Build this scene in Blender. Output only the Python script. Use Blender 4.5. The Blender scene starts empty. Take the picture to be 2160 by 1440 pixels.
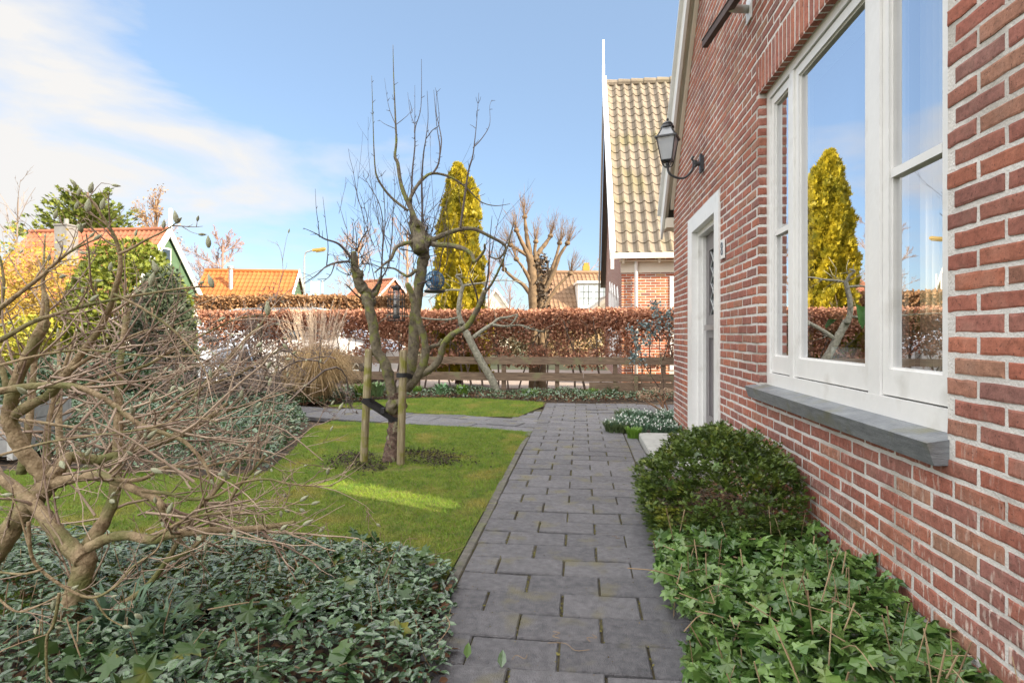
import bpy, math, random
import numpy as np
from mathutils import Vector, Matrix, noise as mnoise
from mathutils.geometry import tessellate_polygon
R = math.radians
sc = bpy.context.scene
C = sc.collection
rnd = random.Random(7)
rng = np.random.default_rng(7)

# ------------------------------------------------------------------ camera, sky, sun, exposure
TH = R(6.77); CH = 1.12; F = 1221.0; PW = 2160.0; CX, CY = 1080.0, 704.0
cam_d = bpy.data.cameras.new('camera'); cam = bpy.data.objects.new('camera', cam_d); C.objects.link(cam)
cam.location = (0, 0, CH); cam.rotation_euler = (R(90), 0, TH)
cam_d.sensor_width = 36; cam_d.lens = F / PW * 36; cam_d.shift_y = -16 / 2160
cam_d.clip_start = 0.05; cam_d.clip_end = 2000
sc.camera = cam
SUN_AZ = R(24)            # travels towards (-cos, +sin)
SUN_EL = R(27)
SD = Vector((-math.cos(SUN_AZ) * math.cos(SUN_EL), math.sin(SUN_AZ) * math.cos(SUN_EL), -math.sin(SUN_EL)))
sun_d = bpy.data.lights.new('sun', 'SUN'); sun_d.energy = 5.0; sun_d.angle = R(0.45); sun_d.color = (1.0, 0.86, 0.66)
sun = bpy.data.objects.new('sun', sun_d); C.objects.link(sun)
sun.rotation_euler = SD.to_track_quat('-Z', 'Y').to_euler()
w = bpy.data.worlds.new('World'); sc.world = w; w.use_nodes = True
nt = w.node_tree; nt.nodes.clear()
def N(t, **k):
    n = nt.nodes.new(t)
    for a, b in k.items(): setattr(n, a, b)
    return n
sky = N('ShaderNodeTexSky', sky_type='NISHITA'); sky.sun_disc = False; sky.sun_elevation = SUN_EL
to_sun = -SD
sky.sun_rotation = math.atan2(to_sun.x, to_sun.y)
sky.altitude = 0; sky.air_density = 1.0; sky.dust_density = 0.6; sky.ozone_density = 3.2
tc = N('ShaderNodeTexCoord'); sep = N('ShaderNodeSeparateXYZ')
nt.links.new(tc.outputs['Generated'], sep.inputs[0])
mp = N('ShaderNodeMapping'); mp.inputs['Scale'].default_value = (1.0, 1.0, 3.2); mp.inputs['Location'].default_value = (0.35, 0.1, 0.2)
nt.links.new(tc.outputs['Generated'], mp.inputs[0])
n1 = N('ShaderNodeTexNoise'); n1.inputs['Scale'].default_value = 3.1; n1.inputs['Detail'].default_value = 9; n1.inputs['Roughness'].default_value = 0.52; n1.inputs['Distortion'].default_value = 0.35
nt.links.new(mp.outputs[0], n1.inputs['Vector'])
def ma(op, a, b, clamp=False):
    n = N('ShaderNodeMath', operation=op, use_clamp=clamp)
    for i, v in enumerate((a, b)):
        if v is None: continue
        if isinstance(v, (int, float)): n.inputs[i].default_value = v
        else: nt.links.new(v, n.inputs[i])
    return n.outputs[0]
# clouds lie mostly in the west (-X) and thin out to the north-east; an unseen bright bank overhead and south is added as fill
left = ma('MULTIPLY', sep.outputs['X'], -0.70)
band = ma('MULTIPLY', ma('ABSOLUTE', ma('SUBTRACT', sep.outputs['Z'], 0.27), None), -1.0)
south = ma('MULTIPLY', sep.outputs['Y'], -0.30)
s1 = ma('ADD', ma('ADD', n1.outputs[0], left), ma('ADD', band, south))
ramp = N('ShaderNodeValToRGB'); ramp.color_ramp.elements[0].position = 0.46; ramp.color_ramp.elements[1].position = 0.70
ramp.color_ramp.elements[0].color = (0, 0, 0, 1); ramp.color_ramp.elements[1].color = (1, 1, 1, 1)
nt.links.new(s1, ramp.inputs[0])
SKYS = 0.070
bg1 = N('ShaderNodeBackground'); bg1.inputs[1].default_value = SKYS
# thin high haze whitens the blue
hz = N('ShaderNodeMixRGB'); hz.inputs[0].default_value = 0.36; hz.inputs[2].default_value = (3.6, 4.9, 6.6, 1)
nt.links.new(sky.outputs[0], hz.inputs[1]); nt.links.new(hz.outputs[0], bg1.inputs[0])
bg2 = N('ShaderNodeBackground'); bg2.inputs[0].default_value = (1.0, 0.985, 0.97, 1); bg2.inputs[1].default_value = 0.335
mx = N('ShaderNodeMixShader'); out = N('ShaderNodeOutputWorld')
nt.links.new(ramp.outputs[0], mx.inputs[0]); nt.links.new(bg1.outputs[0], mx.inputs[1]); nt.links.new(bg2.outputs[0], mx.inputs[2])
# unseen bright cloud overhead and south, added to fill the shaded garden
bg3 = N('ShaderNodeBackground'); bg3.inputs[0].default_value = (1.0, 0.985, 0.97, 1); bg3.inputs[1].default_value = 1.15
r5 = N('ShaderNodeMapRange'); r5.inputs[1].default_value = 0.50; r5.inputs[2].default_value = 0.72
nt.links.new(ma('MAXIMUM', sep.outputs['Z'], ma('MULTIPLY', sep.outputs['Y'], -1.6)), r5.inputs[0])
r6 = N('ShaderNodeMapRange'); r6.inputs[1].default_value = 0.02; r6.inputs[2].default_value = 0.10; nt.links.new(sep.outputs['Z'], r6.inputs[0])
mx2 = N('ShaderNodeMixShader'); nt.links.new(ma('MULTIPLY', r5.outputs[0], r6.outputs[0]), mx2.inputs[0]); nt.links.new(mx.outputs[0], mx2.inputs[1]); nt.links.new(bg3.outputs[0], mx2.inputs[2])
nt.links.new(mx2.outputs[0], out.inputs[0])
sc.view_settings.view_transform = 'Standard'; sc.view_settings.look = 'None'; sc.view_settings.gamma = 1
sc.view_settings.exposure = 1.48
sc.cycles.max_bounces = 8; sc.cycles.transparent_max_bounces = 16; sc.cycles.caustics_reflective = False; sc.cycles.caustics_refractive = False

# ------------------------------------------------------------------ pixel (of the 2160 x 1440 photograph) to world
RT = Vector((math.cos(TH), math.sin(TH), 0)); FW = Vector((-math.sin(TH), math.cos(TH), 0)); UP = Vector((0, 0, 1))
O = Vector((0, 0, CH))
def ray(px, py): return RT * ((px - CX) / F) + FW + UP * ((CY - py) / F)
def atD(px, py, d): return O + ray(px, py) * d
def atX(px, py, x): r = ray(px, py); return O + r * (x / r.x)
def atY(px, py, y): r = ray(px, py); return O + r * (y / r.y)
def G(px, py, z=0.0): r = ray(px, py); return O + r * ((z - CH) / r.z)
def proj(p):
    q = Vector(p) - O; d = q.dot(FW); return (CX + F * q.dot(RT) / d, CY - F * q.z / d)

# ------------------------------------------------------------------ materials
def mat(name, c1, c2=None, scale=5.0, isl=0.0, bump=0.0, bscale=60.0, rough=0.7, metal=0.0, transl=0.0,
        stretch=(1, 1, 1), spec=0.4, c3=None, c3scale=3.0, c3lo=0.5, c3hi=0.62, detail=6, coat=0.0):
    m = bpy.data.materials.new(name); m.use_nodes = True; t = m.node_tree; L = t.links
    b = t.nodes['Principled BSDF']; o = t.nodes['Material Output']
    b.inputs['Roughness'].default_value = rough; b.inputs['Metallic'].default_value = metal
    b.inputs['Specular IOR Level'].default_value = spec
    if coat: b.inputs['Coat Weight'].default_value = coat; b.inputs['Coat Roughness'].default_value = 0.05
    co = t.nodes.new('ShaderNodeTexCoord'); mp = t.nodes.new('ShaderNodeMapping'); mp.inputs['Scale'].default_value = stretch
    L.new(co.outputs['Object'], mp.inputs[0])
    c2 = c2 or c1
    col = None
    mix = t.nodes.new('ShaderNodeMixRGB'); mix.inputs[1].default_value = (*c1, 1); mix.inputs[2].default_value = (*c2, 1)
    no = t.nodes.new('ShaderNodeTexNoise'); no.inputs['Scale'].default_value = scale; no.inputs['Detail'].default_value = detail; no.inputs['Roughness'].default_value = 0.65
    L.new(mp.outputs[0], no.inputs['Vector'])
    rm = t.nodes.new('ShaderNodeMapRange'); rm.inputs[1].default_value = 0.3; rm.inputs[2].default_value = 0.7
    L.new(no.outputs[0], rm.inputs[0])
    if isl > 0:
        ge = t.nodes.new('ShaderNodeNewGeometry'); a = t.nodes.new('ShaderNodeMix'); a.inputs[0].default_value = isl
        L.new(rm.outputs[0], a.inputs[2]); L.new(ge.outputs['Random Per Island'], a.inputs[3]); L.new(a.outputs[0], mix.inputs[0])
    else: L.new(rm.outputs[0], mix.inputs[0])
    col = mix.outputs[0]
    if c3:
        n3 = t.nodes.new('ShaderNodeTexNoise'); n3.inputs['Scale'].default_value = c3scale; n3.inputs['Detail'].default_value = 5; L.new(co.outputs['Object'], n3.inputs['Vector'])
        r3 = t.nodes.new('ShaderNodeMapRange'); r3.inputs[1].default_value = c3lo; r3.inputs[2].default_value = c3hi; L.new(n3.outputs[0], r3.inputs[0])
        m3 = t.nodes.new('ShaderNodeMixRGB'); m3.inputs[2].default_value = (*c3, 1); L.new(r3.outputs[0], m3.inputs[0]); L.new(col, m3.inputs[1]); col = m3.outputs[0]
    L.new(col, b.inputs['Base Color'])
    if bump > 0:
        nb = t.nodes.new('ShaderNodeTexNoise'); nb.inputs['Scale'].default_value = bscale; nb.inputs['Detail'].default_value = 6; L.new(mp.outputs[0], nb.inputs['Vector'])
        bu = t.nodes.new('ShaderNodeBump'); bu.inputs['Strength'].default_value = min(1, bump); bu.inputs['Distance'].default_value = 0.01
        L.new(nb.outputs[0], bu.inputs['Height']); L.new(bu.outputs[0], b.inputs['Normal'])
    if transl > 0:
        tr = t.nodes.new('ShaderNodeBsdfTranslucent'); ms = t.nodes.new('ShaderNodeMixShader'); ms.inputs[0].default_value = transl
        L.new(col, tr.inputs[0]); L.new(b.outputs[0], ms.inputs[1]); L.new(tr.outputs[0], ms.inputs[2]); L.new(ms.outputs[0], o.inputs[0])
    return m

def brick_mat(name, cols, streaks=True):
    """colour of real modelled bricks: one tone per brick island, speckle, lime streaks low on the wall"""
    m = bpy.data.materials.new(name); m.use_nodes = True; t = m.node_tree; L = t.links; b = t.nodes['Principled BSDF']
    b.inputs['Roughness'].default_value = 0.85; b.inputs['Specular IOR Level'].default_value = 0.25
    co = t.nodes.new('ShaderNodeTexCoord'); ge = t.nodes.new('ShaderNodeNewGeometry')
    cr = t.nodes.new('ShaderNodeValToRGB'); L.new(ge.outputs['Random Per Island'], cr.inputs[0])
    els = cr.color_ramp.elements
    for i, c in enumerate(cols):
        e = els[i] if i < 2 else els.new(0.5)
    for i, c in enumerate(cols):
        els[i].position = i / (len(cols) - 1)
    for i, c in enumerate(cols): els[i].color = (*c, 1)
    no = t.nodes.new('ShaderNodeTexNoise'); no.inputs['Scale'].default_value = 38; no.inputs['Detail'].default_value = 8; no.inputs['Roughness'].default_value = 0.7
    L.new(co.outputs['Object'], no.inputs['Vector'])
    r1 = t.nodes.new('ShaderNodeMapRange'); r1.inputs[1].default_value = 0.28; r1.inputs[2].default_value = 0.72; r1.inputs[3].default_value = 0.62; r1.inputs[4].default_value = 1.32
    L.new(no.outputs[0], r1.inputs[0])
    m1 = t.nodes.new('ShaderNodeMixRGB'); m1.blend_type = 'MULTIPLY'; m1.inputs[0].default_value = 1
    L.new(cr.outputs[0], m1.inputs[1]); L.new(r1.outputs[0], m1.inputs[2]); col = m1.outputs[0]
    n2 = t.nodes.new('ShaderNodeTexNoise'); n2.inputs['Scale'].default_value = 9; n2.inputs['Detail'].default_value = 6; L.new(co.outputs['Object'], n2.inputs['Vector'])
    r2 = t.nodes.new('ShaderNodeMapRange'); r2.inputs[1].default_value = 0.5; r2.inputs[2].default_value = 0.75; r2.inputs[4].default_value = 0.3; L.new(n2.outputs[0], r2.inputs[0])
    m2 = t.nodes.new('ShaderNodeMixRGB'); m2.inputs[2].default_value = (0.36, 0.24, 0.19, 1); L.new(r2.outputs[0], m2.inputs[0]); L.new(col, m2.inputs[1]); col = m2.outputs[0]
    if streaks:
        mp = t.nodes.new('ShaderNodeMapping'); mp.inputs['Scale'].default_value = (70, 70, 16); L.new(co.outputs['Object'], mp.inputs[0])
        n3 = t.nodes.new('ShaderNodeTexNoise'); n3.inputs['Scale'].default_value = 1.0; n3.inputs['Detail'].default_value = 4; L.new(mp.outputs[0], n3.inputs['Vector'])
        r3 = t.nodes.new('ShaderNodeMapRange'); r3.inputs[1].default_value = 0.56; r3.inputs[2].default_value = 0.68; L.new(n3.outputs[0], r3.inputs[0])
        sp = t.nodes.new('ShaderNodeSeparateXYZ'); L.new(co.outputs['Object'], sp.inputs[0])
        n4 = t.nodes.new('ShaderNodeTexNoise'); n4.inputs['Scale'].default_value = 2.5; L.new(co.outputs['Object'], n4.inputs['Vector'])
        ad = t.nodes.new('ShaderNodeMath'); ad.operation = 'ADD'; L.new(sp.outputs['Z'], ad.inputs[0]); L.new(n4.outputs[0], ad.inputs[1])
        r4 = t.nodes.new('ShaderNodeMapRange'); r4.inputs[1].default_value = 1.35; r4.inputs[2].default_value = 0.75; r4.inputs[3].default_value = 0.0; r4.inputs[4].default_value = 0.75; L.new(ad.outputs[0], r4.inputs[0])
        mu = t.nodes.new('ShaderNodeMath'); mu.operation = 'MULTIPLY'; L.new(r3.outputs[0], mu.inputs[0]); L.new(r4.outputs[0], mu.inputs[1])
        m3 = t.nodes.new('ShaderNodeMixRGB'); m3.inputs[2].default_value = (0.62, 0.52, 0.46, 1); L.new(mu.outputs[0], m3.inputs[0]); L.new(col, m3.inputs[1]); col = m3.outputs[0]
    n6 = t.nodes.new('ShaderNodeTexNoise'); n6.inputs['Scale'].default_value = 1.7; n6.inputs['Detail'].default_value = 7; L.new(co.outputs['Object'], n6.inputs['Vector'])
    r6 = t.nodes.new('ShaderNodeMapRange'); r6.inputs[1].default_value = .35; r6.inputs[2].default_value = .62; r6.inputs[3].default_value = .84; r6.inputs[4].default_value = 1.12; L.new(n6.outputs[0], r6.inputs[0])
    m6 = t.nodes.new('ShaderNodeMixRGB'); m6.blend_type = 'MULTIPLY'; m6.inputs[0].default_value = 1; L.new(col, m6.inputs[1]); L.new(r6.outputs[0], m6.inputs[2]); col = m6.outputs[0]
    n7 = t.nodes.new('ShaderNodeTexNoise'); n7.inputs['Scale'].default_value = 120; n7.inputs['Detail'].default_value = 3; L.new(co.outputs['Object'], n7.inputs['Vector'])
    r7 = t.nodes.new('ShaderNodeMapRange'); r7.inputs[1].default_value = .62; r7.inputs[2].default_value = .70; r7.inputs[4].default_value = .7; L.new(n7.outputs[0], r7.inputs[0])
    m7 = t.nodes.new('ShaderNodeMixRGB'); m7.inputs[2].default_value = (.07,.035,.03,1); L.new(r7.outputs[0], m7.inputs[0]); L.new(col, m7.inputs[1]); col = m7.outputs[0]
    L.new(col, b.inputs['Base Color'])
    bu = t.nodes.new('ShaderNodeBump'); bu.inputs['Strength'].default_value = 0.8; bu.inputs['Distance'].default_value = 0.004
    L.new(no.outputs[0], bu.inputs['Height']); L.new(bu.outputs[0], b.inputs['Normal'])
    return m

def glass_mat(name, tint=(0.9, 0.95, 0.97), base=0.25, top=0.9, rough=0.0):
    m = bpy.data.materials.new(name); m.use_nodes = True; t = m.node_tree; L = t.links; t.nodes.remove(t.nodes['Principled BSDF'])
    o = t.nodes['Material Output']; tr = t.nodes.new('ShaderNodeBsdfTransparent'); tr.inputs[0].default_value = (*tint, 1)
    gl = t.nodes.new('ShaderNodeBsdfGlossy'); gl.inputs['Roughness'].default_value = rough; gl.inputs[0].default_value = (0.96, 0.97, 1, 1)
    lw = t.nodes.new('ShaderNodeLayerWeight'); lw.inputs[0].default_value = 0.5
    mr = t.nodes.new('ShaderNodeMapRange'); mr.inputs[1].default_value = .2; mr.inputs[2].default_value = .62; mr.inputs[3].default_value = base; mr.inputs[4].default_value = top
    L.new(lw.outputs['Facing'], mr.inputs[0]); ms = t.nodes.new('ShaderNodeMixShader')
    L.new(mr.outputs[0], ms.inputs[0]); L.new(tr.outputs[0], ms.inputs[1]); L.new(gl.outputs[0], ms.inputs[2]); L.new(ms.outputs[0], o.inputs[0])
    return m

# ------------------------------------------------------------------ mesh building
ROUGH = 0.0
class MB:
    def __init__(s): s.v = []; s.f = {3: [], 4: []}; s.n = 0
    def addnp(s, v, f):
        v = np.asarray(v, float).reshape(-1, 3); f = np.asarray(f, int)
        if len(v) == 0: return s
        s.v.append(v); s.f[f.shape[1]].append(f + s.n); s.n += len(v); return s
    def box(s, a, b):
        x0, y0, z0 = (min(a[i], b[i]) for i in range(3)); x1, y1, z1 = (max(a[i], b[i]) for i in range(3))
        v = [(x0,y0,z0),(x1,y0,z0),(x1,y1,z0),(x0,y1,z0),(x0,y0,z1),(x1,y0,z1),(x1,y1,z1),(x0,y1,z1)]
        return s.addnp(v, [(0,3,2,1),(4,5,6,7),(0,1,5,4),(1,2,6,5),(2,3,7,6),(3,0,4,7)])
    def obox(s, c, ax, ay, az):
        c, ax, ay, az = (np.array(q, float) for q in (c, ax, ay, az))
        v = [c+i*ax+j*ay+k*az for k in (-.5,.5) for (i,j) in ((-.5,-.5),(.5,-.5),(.5,.5),(-.5,.5))]
        return s.addnp(v, [(0,3,2,1),(4,5,6,7),(0,1,5,4),(1,2,6,5),(2,3,7,6),(3,0,4,7)])
    def bar(s, a, b, wd, ht, up=(0,0,1)):
        a = Vector(a); b = Vector(b); d = b - a; u = Vector(up); sd = d.cross(u).normalized(); u2 = sd.cross(d).normalized()
        return s.obox((a+b)/2, d, sd*wd, u2*ht)
    def tube(s, pts, rad, k=6, cap=True):
        P = np.array([tuple(p) for p in pts], float); n = len(P)
        if np.isscalar(rad): rad = [rad]*n
        T = np.gradient(P, axis=0) if n > 2 else np.repeat((P[1:]-P[:-1]), 2, axis=0)
        T /= (np.linalg.norm(T, axis=1, keepdims=True) + 1e-12)
        ref = np.array((0,0,1.)) if abs(T[0][2]) < .9 else np.array((1.,0,0))
        u = np.cross(T[0], ref); u /= np.linalg.norm(u) + 1e-12
        ang = np.linspace(0, 2*math.pi, k, endpoint=False); ca = np.cos(ang)[:,None]; sa = np.sin(ang)[:,None]
        V = []; rj = ROUGH*(0.5 if k < 10 else 1)*rng.normal(0, 1, (n, k, 1)) if (k >= 8 and ROUGH > 0) else np.zeros((n, k, 1))
        rj = (rj+np.roll(rj,1,1)*.6)
        for i in range(n):
            u = u - T[i]*np.dot(u, T[i]); u /= np.linalg.norm(u)+1e-12; w_ = np.cross(T[i], u)
            V.append(P[i] + rad[i]*(1+rj[i])*(ca*u + sa*w_))
        V = np.concatenate(V); i = np.arange(n-1)[:,None]*k; j = np.arange(k)[None,:]; j2 = (j+1) % k
        f = np.stack([i+j, i+j2, i+k+j2, i+k+j], -1).reshape(-1,4); base = s.n
        s.addnp(V, f)
        if cap:
            c = np.array([P[0], P[-1]]); jj = np.arange(k); j2 = (jj+1)%k
            s.v.append(c); 
            s.f[3].append(np.stack([np.full(k, s.n), base+j2, base+jj], -1)); s.f[3].append(np.stack([np.full(k, s.n+1), base+(n-1)*k+jj, base+(n-1)*k+j2], -1)); s.n += 2
        return s
    def lathe(s, c, prof, k=20, axis=None):
        c = np.array(tuple(c), float); ang = np.linspace(0, 2*math.pi, k, endpoint=False)
        V = np.concatenate([np.stack([c[0]+r*np.cos(ang), c[1]+r*np.sin(ang), np.full(k, c[2]+z)], -1) for r, z in prof])
        n = len(prof); i = np.arange(n-1)[:,None]*k; j = np.arange(k)[None,:]; j2 = (j+1) % k
        return s.addnp(V, np.stack([i+j, i+j2, i+k+j2, i+k+j], -1).reshape(-1,4))
    def poly(s, loops, nrm=None, thick=None):
        """flat polygon with holes (list of loops of 3-D points); thick = extrusion vector"""
        pts = [Vector(p) for l in loops for p in l]; tri = tessellate_polygon([[Vector(p) for p in l] for l in loops])
        s.addnp([tuple(p) for p in pts], tri)
        if thick is not None:
            th = Vector(thick); s.addnp([tuple(p+th) for p in pts], [tuple(reversed(x)) for x in tri])
            for l in loops:
                q = [Vector(p) for p in l]; n = len(q); vv = [tuple(p) for p in q] + [tuple(p+th) for p in q]
                s.addnp(vv, [(i, (i+1)%n, n+(i+1)%n, n+i) for i in range(n)])
        return s
    def scatter(s, tv, tf, pos, X, Y, Z, sc_):
        """copies of a template (verts tv, faces tf) at pos with axes X,Y,Z and scale"""
        tv = np.asarray(tv, float); tf = np.asarray(tf, int); n = len(pos)
        if n == 0: return s
        sc_ = np.asarray(sc_, float).reshape(-1, 1, 1)*np.ones((n,1,1))
        V = pos[:,None,:] + sc_*(tv[None,:,0:1]*X[:,None,:] + tv[None,:,1:2]*Y[:,None,:] + tv[None,:,2:3]*Z[:,None,:])
        f = (tf[None] + (np.arange(n)*len(tv))[:,None,None]).reshape(-1, tf.shape[1])
        return s.addnp(V.reshape(-1,3), f)
    def build(s, name, m=None, parent=None, smooth=False, loc=None):
        me = bpy.data.meshes.new(name)
        V = np.concatenate(s.v) if s.v else np.zeros((0,3))
        if loc is not None: V = V - np.array(tuple(loc))
        f3 = np.concatenate(s.f[3]) if s.f[3] else np.zeros((0,3), int); f4 = np.concatenate(s.f[4]) if s.f[4] else np.zeros((0,4), int)
        me.vertices.add(len(V)); me.vertices.foreach_set('co', V.astype(np.float32).ravel())
        nl = f3.size + f4.size; me.loops.add(nl); me.loops.foreach_set('vertex_index', np.concatenate([f3.ravel(), f4.ravel()]).astype(np.int32))
        np_ = len(f3)+len(f4); me.polygons.add(np_)
        st = np.concatenate([np.arange(len(f3))*3, len(f3)*3+np.arange(len(f4))*4]).astype(np.int32)
        me.polygons.foreach_set('loop_start', st)
        me.polygons.foreach_set('use_smooth', np.full(np_, bool(smooth)))
        me.update(calc_edges=True); me.validate()
        if m: me.materials.append(m)
        o = bpy.data.objects.new(name, me); C.objects.link(o)
        if loc is not None: o.location = tuple(loc)
        if parent is not None:
            o.parent = parent
            if loc is None: o.location = tuple(-Vector(parent['_o'])) if '_o' in parent.keys() else (0,0,0)
        return o

def tag(o, label=None, cat=None, group=None, kind=None):
    if label: o['label'] = label
    if cat: o['category'] = cat
    if group: o['group'] = group
    if kind: o['kind'] = kind
    return o
def thing(name, label, cat, loc=(0,0,0), group=None, rz=0):
    """Empty at the thing's base.  Parts built in world coordinates are moved back by its location ('_o')."""
    o = bpy.data.objects.new(name, None); C.objects.link(o); o.location = tuple(loc); o.empty_display_size = 0.1
    o['_o'] = tuple(float(q) for q in loc); o.rotation_euler = (0, 0, rz)
    return tag(o, label, cat, group)
def struct(mb, name, m, smooth=False): return tag(mb.build(name, m, smooth=smooth), kind='structure')
def part(mb, name, m, parent, smooth=False, label=None):
    o = mb.build(name, m, parent, smooth)
    if parent.parent is not None: o.location = (0,0,0)      # sub-part: its parent mesh already carries the offset
    if label: o['label'] = label
    return o
def copy_tree(o, parent=None):
    c = o.copy(); C.objects.link(c)
    if parent: c.parent = parent
    for ch in list(o.children): copy_tree(ch, c)
    return c

def inpoly(x, y, P):
    x = np.asarray(x); y = np.asarray(y); r = np.zeros(x.shape, bool); n = len(P)
    for i in range(n):
        x0, y0 = P[i][0], P[i][1]; x1, y1 = P[(i+1)%n][0], P[(i+1)%n][1]
        c = ((y0 > y) != (y1 > y)) & (x < (x1-x0)*(y-y0)/((y1-y0) or 1e-9)+x0); r ^= c
    return r
def sample_poly(P, n):
    P = np.array([(p[0], p[1]) for p in P]); lo, hi = P.min(0), P.max(0); out = np.zeros((0,2))
    while len(out) < n:
        q = rng.uniform(lo, hi, (n*2, 2)); q = q[inpoly(q[:,0], q[:,1], P)]; out = np.concatenate([out, q])
    return out[:n]
def frames(n, tilt=0.5, upn=None):
    """random leaf frames: Y along the leaf, Z its normal; normals spread about upn"""
    if upn is None: upn = np.tile((0,0,1.), (n,1))
    Z = upn + rng.normal(0, tilt, (n,3)); Z /= np.linalg.norm(Z, axis=1, keepdims=True)
    a = rng.normal(0, 1, (n,3)); Y = a - Z*np.sum(a*Z, 1, keepdims=True); Y /= np.linalg.norm(Y, axis=1, keepdims=True)
    return np.cross(Y, Z), Y, Z
def vnoise(p, s=1.0, off=0.0):
    return np.array([mnoise.noise((float(q[0])*s+off, float(q[1])*s+off, float(q[2])*s if len(q) > 2 else 0)) for q in p])
def smoothline(P, per=5):
    P = [Vector(p) for p in P]; Q = []
    for i in range(len(P)-1):
        p0 = P[max(i-1,0)]; p1 = P[i]; p2 = P[i+1]; p3 = P[min(i+2,len(P)-1)]
        for k in range(per):
            t = k/per; Q.append(0.5*((2*p1)+(p2-p0)*t+(2*p0-5*p1+4*p2-p3)*t*t+(3*p1-p0-3*p2+p3)*t**3))
    Q.append(P[-1]); return Q

# leaf templates (x across, y along, z up)
LEAF = (np.array([(0,0,0),(-.28,.35,.06),(0,.4,-.02),(.28,.35,.06),(-.2,.75,.03),(0,.78,-.04),(.2,.75,.03),(0,1,-.08)]), np.array([(0,2,1,1),(0,3,2,2),(1,2,5,4),(2,3,6,5),(4,5,7,7),(5,6,7,7)]))
def tri(T):
    v, f = T; o = []
    for q in f:
        q = list(dict.fromkeys(q)); o.append(q[:3])
        if len(q) == 4: o.append([q[0], q[2], q[3]])
    return v, np.array(o)
LEAF = tri(LEAF)
IVY = (np.array([(0,0,0),(-.22,-.1,.03),(-.5,.1,-.02),(-.26,.3,.04),(-.42,.58,-.04),(-.14,.6,.03),(0,1.0,-.1),(.14,.6,.03),(.42,.58,-.04),(.26,.3,.04),(.5,.1,-.02),(.22,-.1,.03),(0,.45,-.03)]),
       np.array([(12,i,(i+1)%12) for i in range(12)]))
SMALL = (np.array([(0,0,0),(-.3,.5,.08),(.3,.5,.08),(0,1,-.05)]), np.array([(0,2,1),(1,2,3)]))
FAN = (np.array([(0,0,0),(-.12,.3,.02),(-.38,.62,.0),(-.16,.62,.03),(-.05,1,0),(.05,.66,.02),(.30,.85,-.02),(.14,.5,.03),(.42,.45,0),(.12,.25,.02)]), np.array([(0,1,5),(1,2,3),(1,3,5),(3,4,5),(0,5,9),(5,6,7),(5,7,9),(7,8,9)]))
BLADE = (np.array([(-.5,0,0),(.5,0,0),(0.0,.25,1.0)]), np.array([(0,1,2)]))

# ------------------------------------------------------------------ common materials
M = {}
M['bark_apple'] = mat('apple_bark', (.07,.055,.042), (.25,.215,.15), 30, bump=1, bscale=110, rough=.95, c3=(.19,.20,.06), c3scale=12, c3lo=.50, c3hi=.62, detail=10)
M['bark_red'] = mat('trunk_bark', (.04,.024,.02), (.20,.13,.10), 34, bump=1, bscale=70, rough=.85, c3=(.22,.20,.13), c3scale=28, c3lo=.56, c3hi=.64, detail=10)
M['twig_dark'] = mat('twig_bark', (.055,.045,.042), (.13,.105,.10), 30, rough=.85)
M['magnolia_bark'] = mat('magnolia_bark', (.13,.085,.04), (.44,.33,.20), 26, bump=1, bscale=70, detail=12, rough=.75, c3=(.14,.14,.045), c3scale=6, c3lo=.46, c3hi=.64)
M['magnolia_twig'] = mat('magnolia_twig', (.15,.09,.07), (.52,.40,.29), 25, isl=.6, rough=.65)
M['magnolia_bud'] = mat('bud', (.34,.36,.22), (.52,.53,.38), 60, isl=.4, rough=.9, bump=.6, bscale=300)
M['pale_bark'] = mat('pale_bark', (.11,.105,.075), (.36,.34,.27), 22, bump=.6, bscale=60, rough=.9)
M['gold_bark'] = mat('gold_bark', (.09,.06,.035), (.21,.145,.085), 10, bump=.6, bscale=40, rough=.9)
M['white'] = mat('white_paint', (.68,.68,.67), (.78,.78,.77), 3, rough=.36, spec=.5, bump=.12, bscale=30, c3=(.56,.55,.52), c3scale=6, c3lo=.58, c3hi=.8, detail=9)
M['cream'] = mat('cream_paint', (.66,.60,.50), (.72,.66,.56), 3, rough=.5)
M['taupe'] = mat('taupe_paint', (.27,.24,.21), (.33,.30,.26), 3, rough=.5, bump=.2, bscale=8, stretch=(1,1,8))
M['mortar'] = mat('mortar', (.52,.50,.48), (.68,.66,.63), 14, bump=.45, bscale=120, rough=.95, c3=(.33,.30,.26), c3scale=2.2, c3lo=.5, c3hi=.7)
BR = [(0.240,0.098,0.077),(0.339,0.119,0.079),(0.269,0.119,0.100),(0.389,0.144,0.088),(0.306,0.112,0.082),(0.228,0.114,0.098),(0.356,0.127,0.085),(0.314,0.165,0.111),(0.282,0.104,0.081)]
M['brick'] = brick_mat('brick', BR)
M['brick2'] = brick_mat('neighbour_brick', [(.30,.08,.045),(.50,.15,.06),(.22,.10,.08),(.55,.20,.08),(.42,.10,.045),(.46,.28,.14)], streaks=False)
M['metal_black'] = mat('black_metal', (.018,.02,.024), (.04,.042,.048), 30, rough=.42, spec=.5, bump=.2, bscale=150)
M['galv'] = mat('galvanised', (.35,.34,.31), (.5,.5,.48), 12, rough=.42, metal=.8)
M['soil'] = mat('soil', (.02,.015,.011), (.07,.052,.04), 9, bump=1, bscale=50, rough=1, c3=(.16,.10,.055), c3scale=25, c3lo=.52, c3hi=.6)
M['stake'] = mat('stake_wood', (.17,.13,.075), (.40,.34,.22), 9, stretch=(8,8,.5), bump=1, bscale=14, rough=.85, c3=(.21,.20,.045), c3scale=11, c3lo=.45, c3hi=.62)
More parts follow.
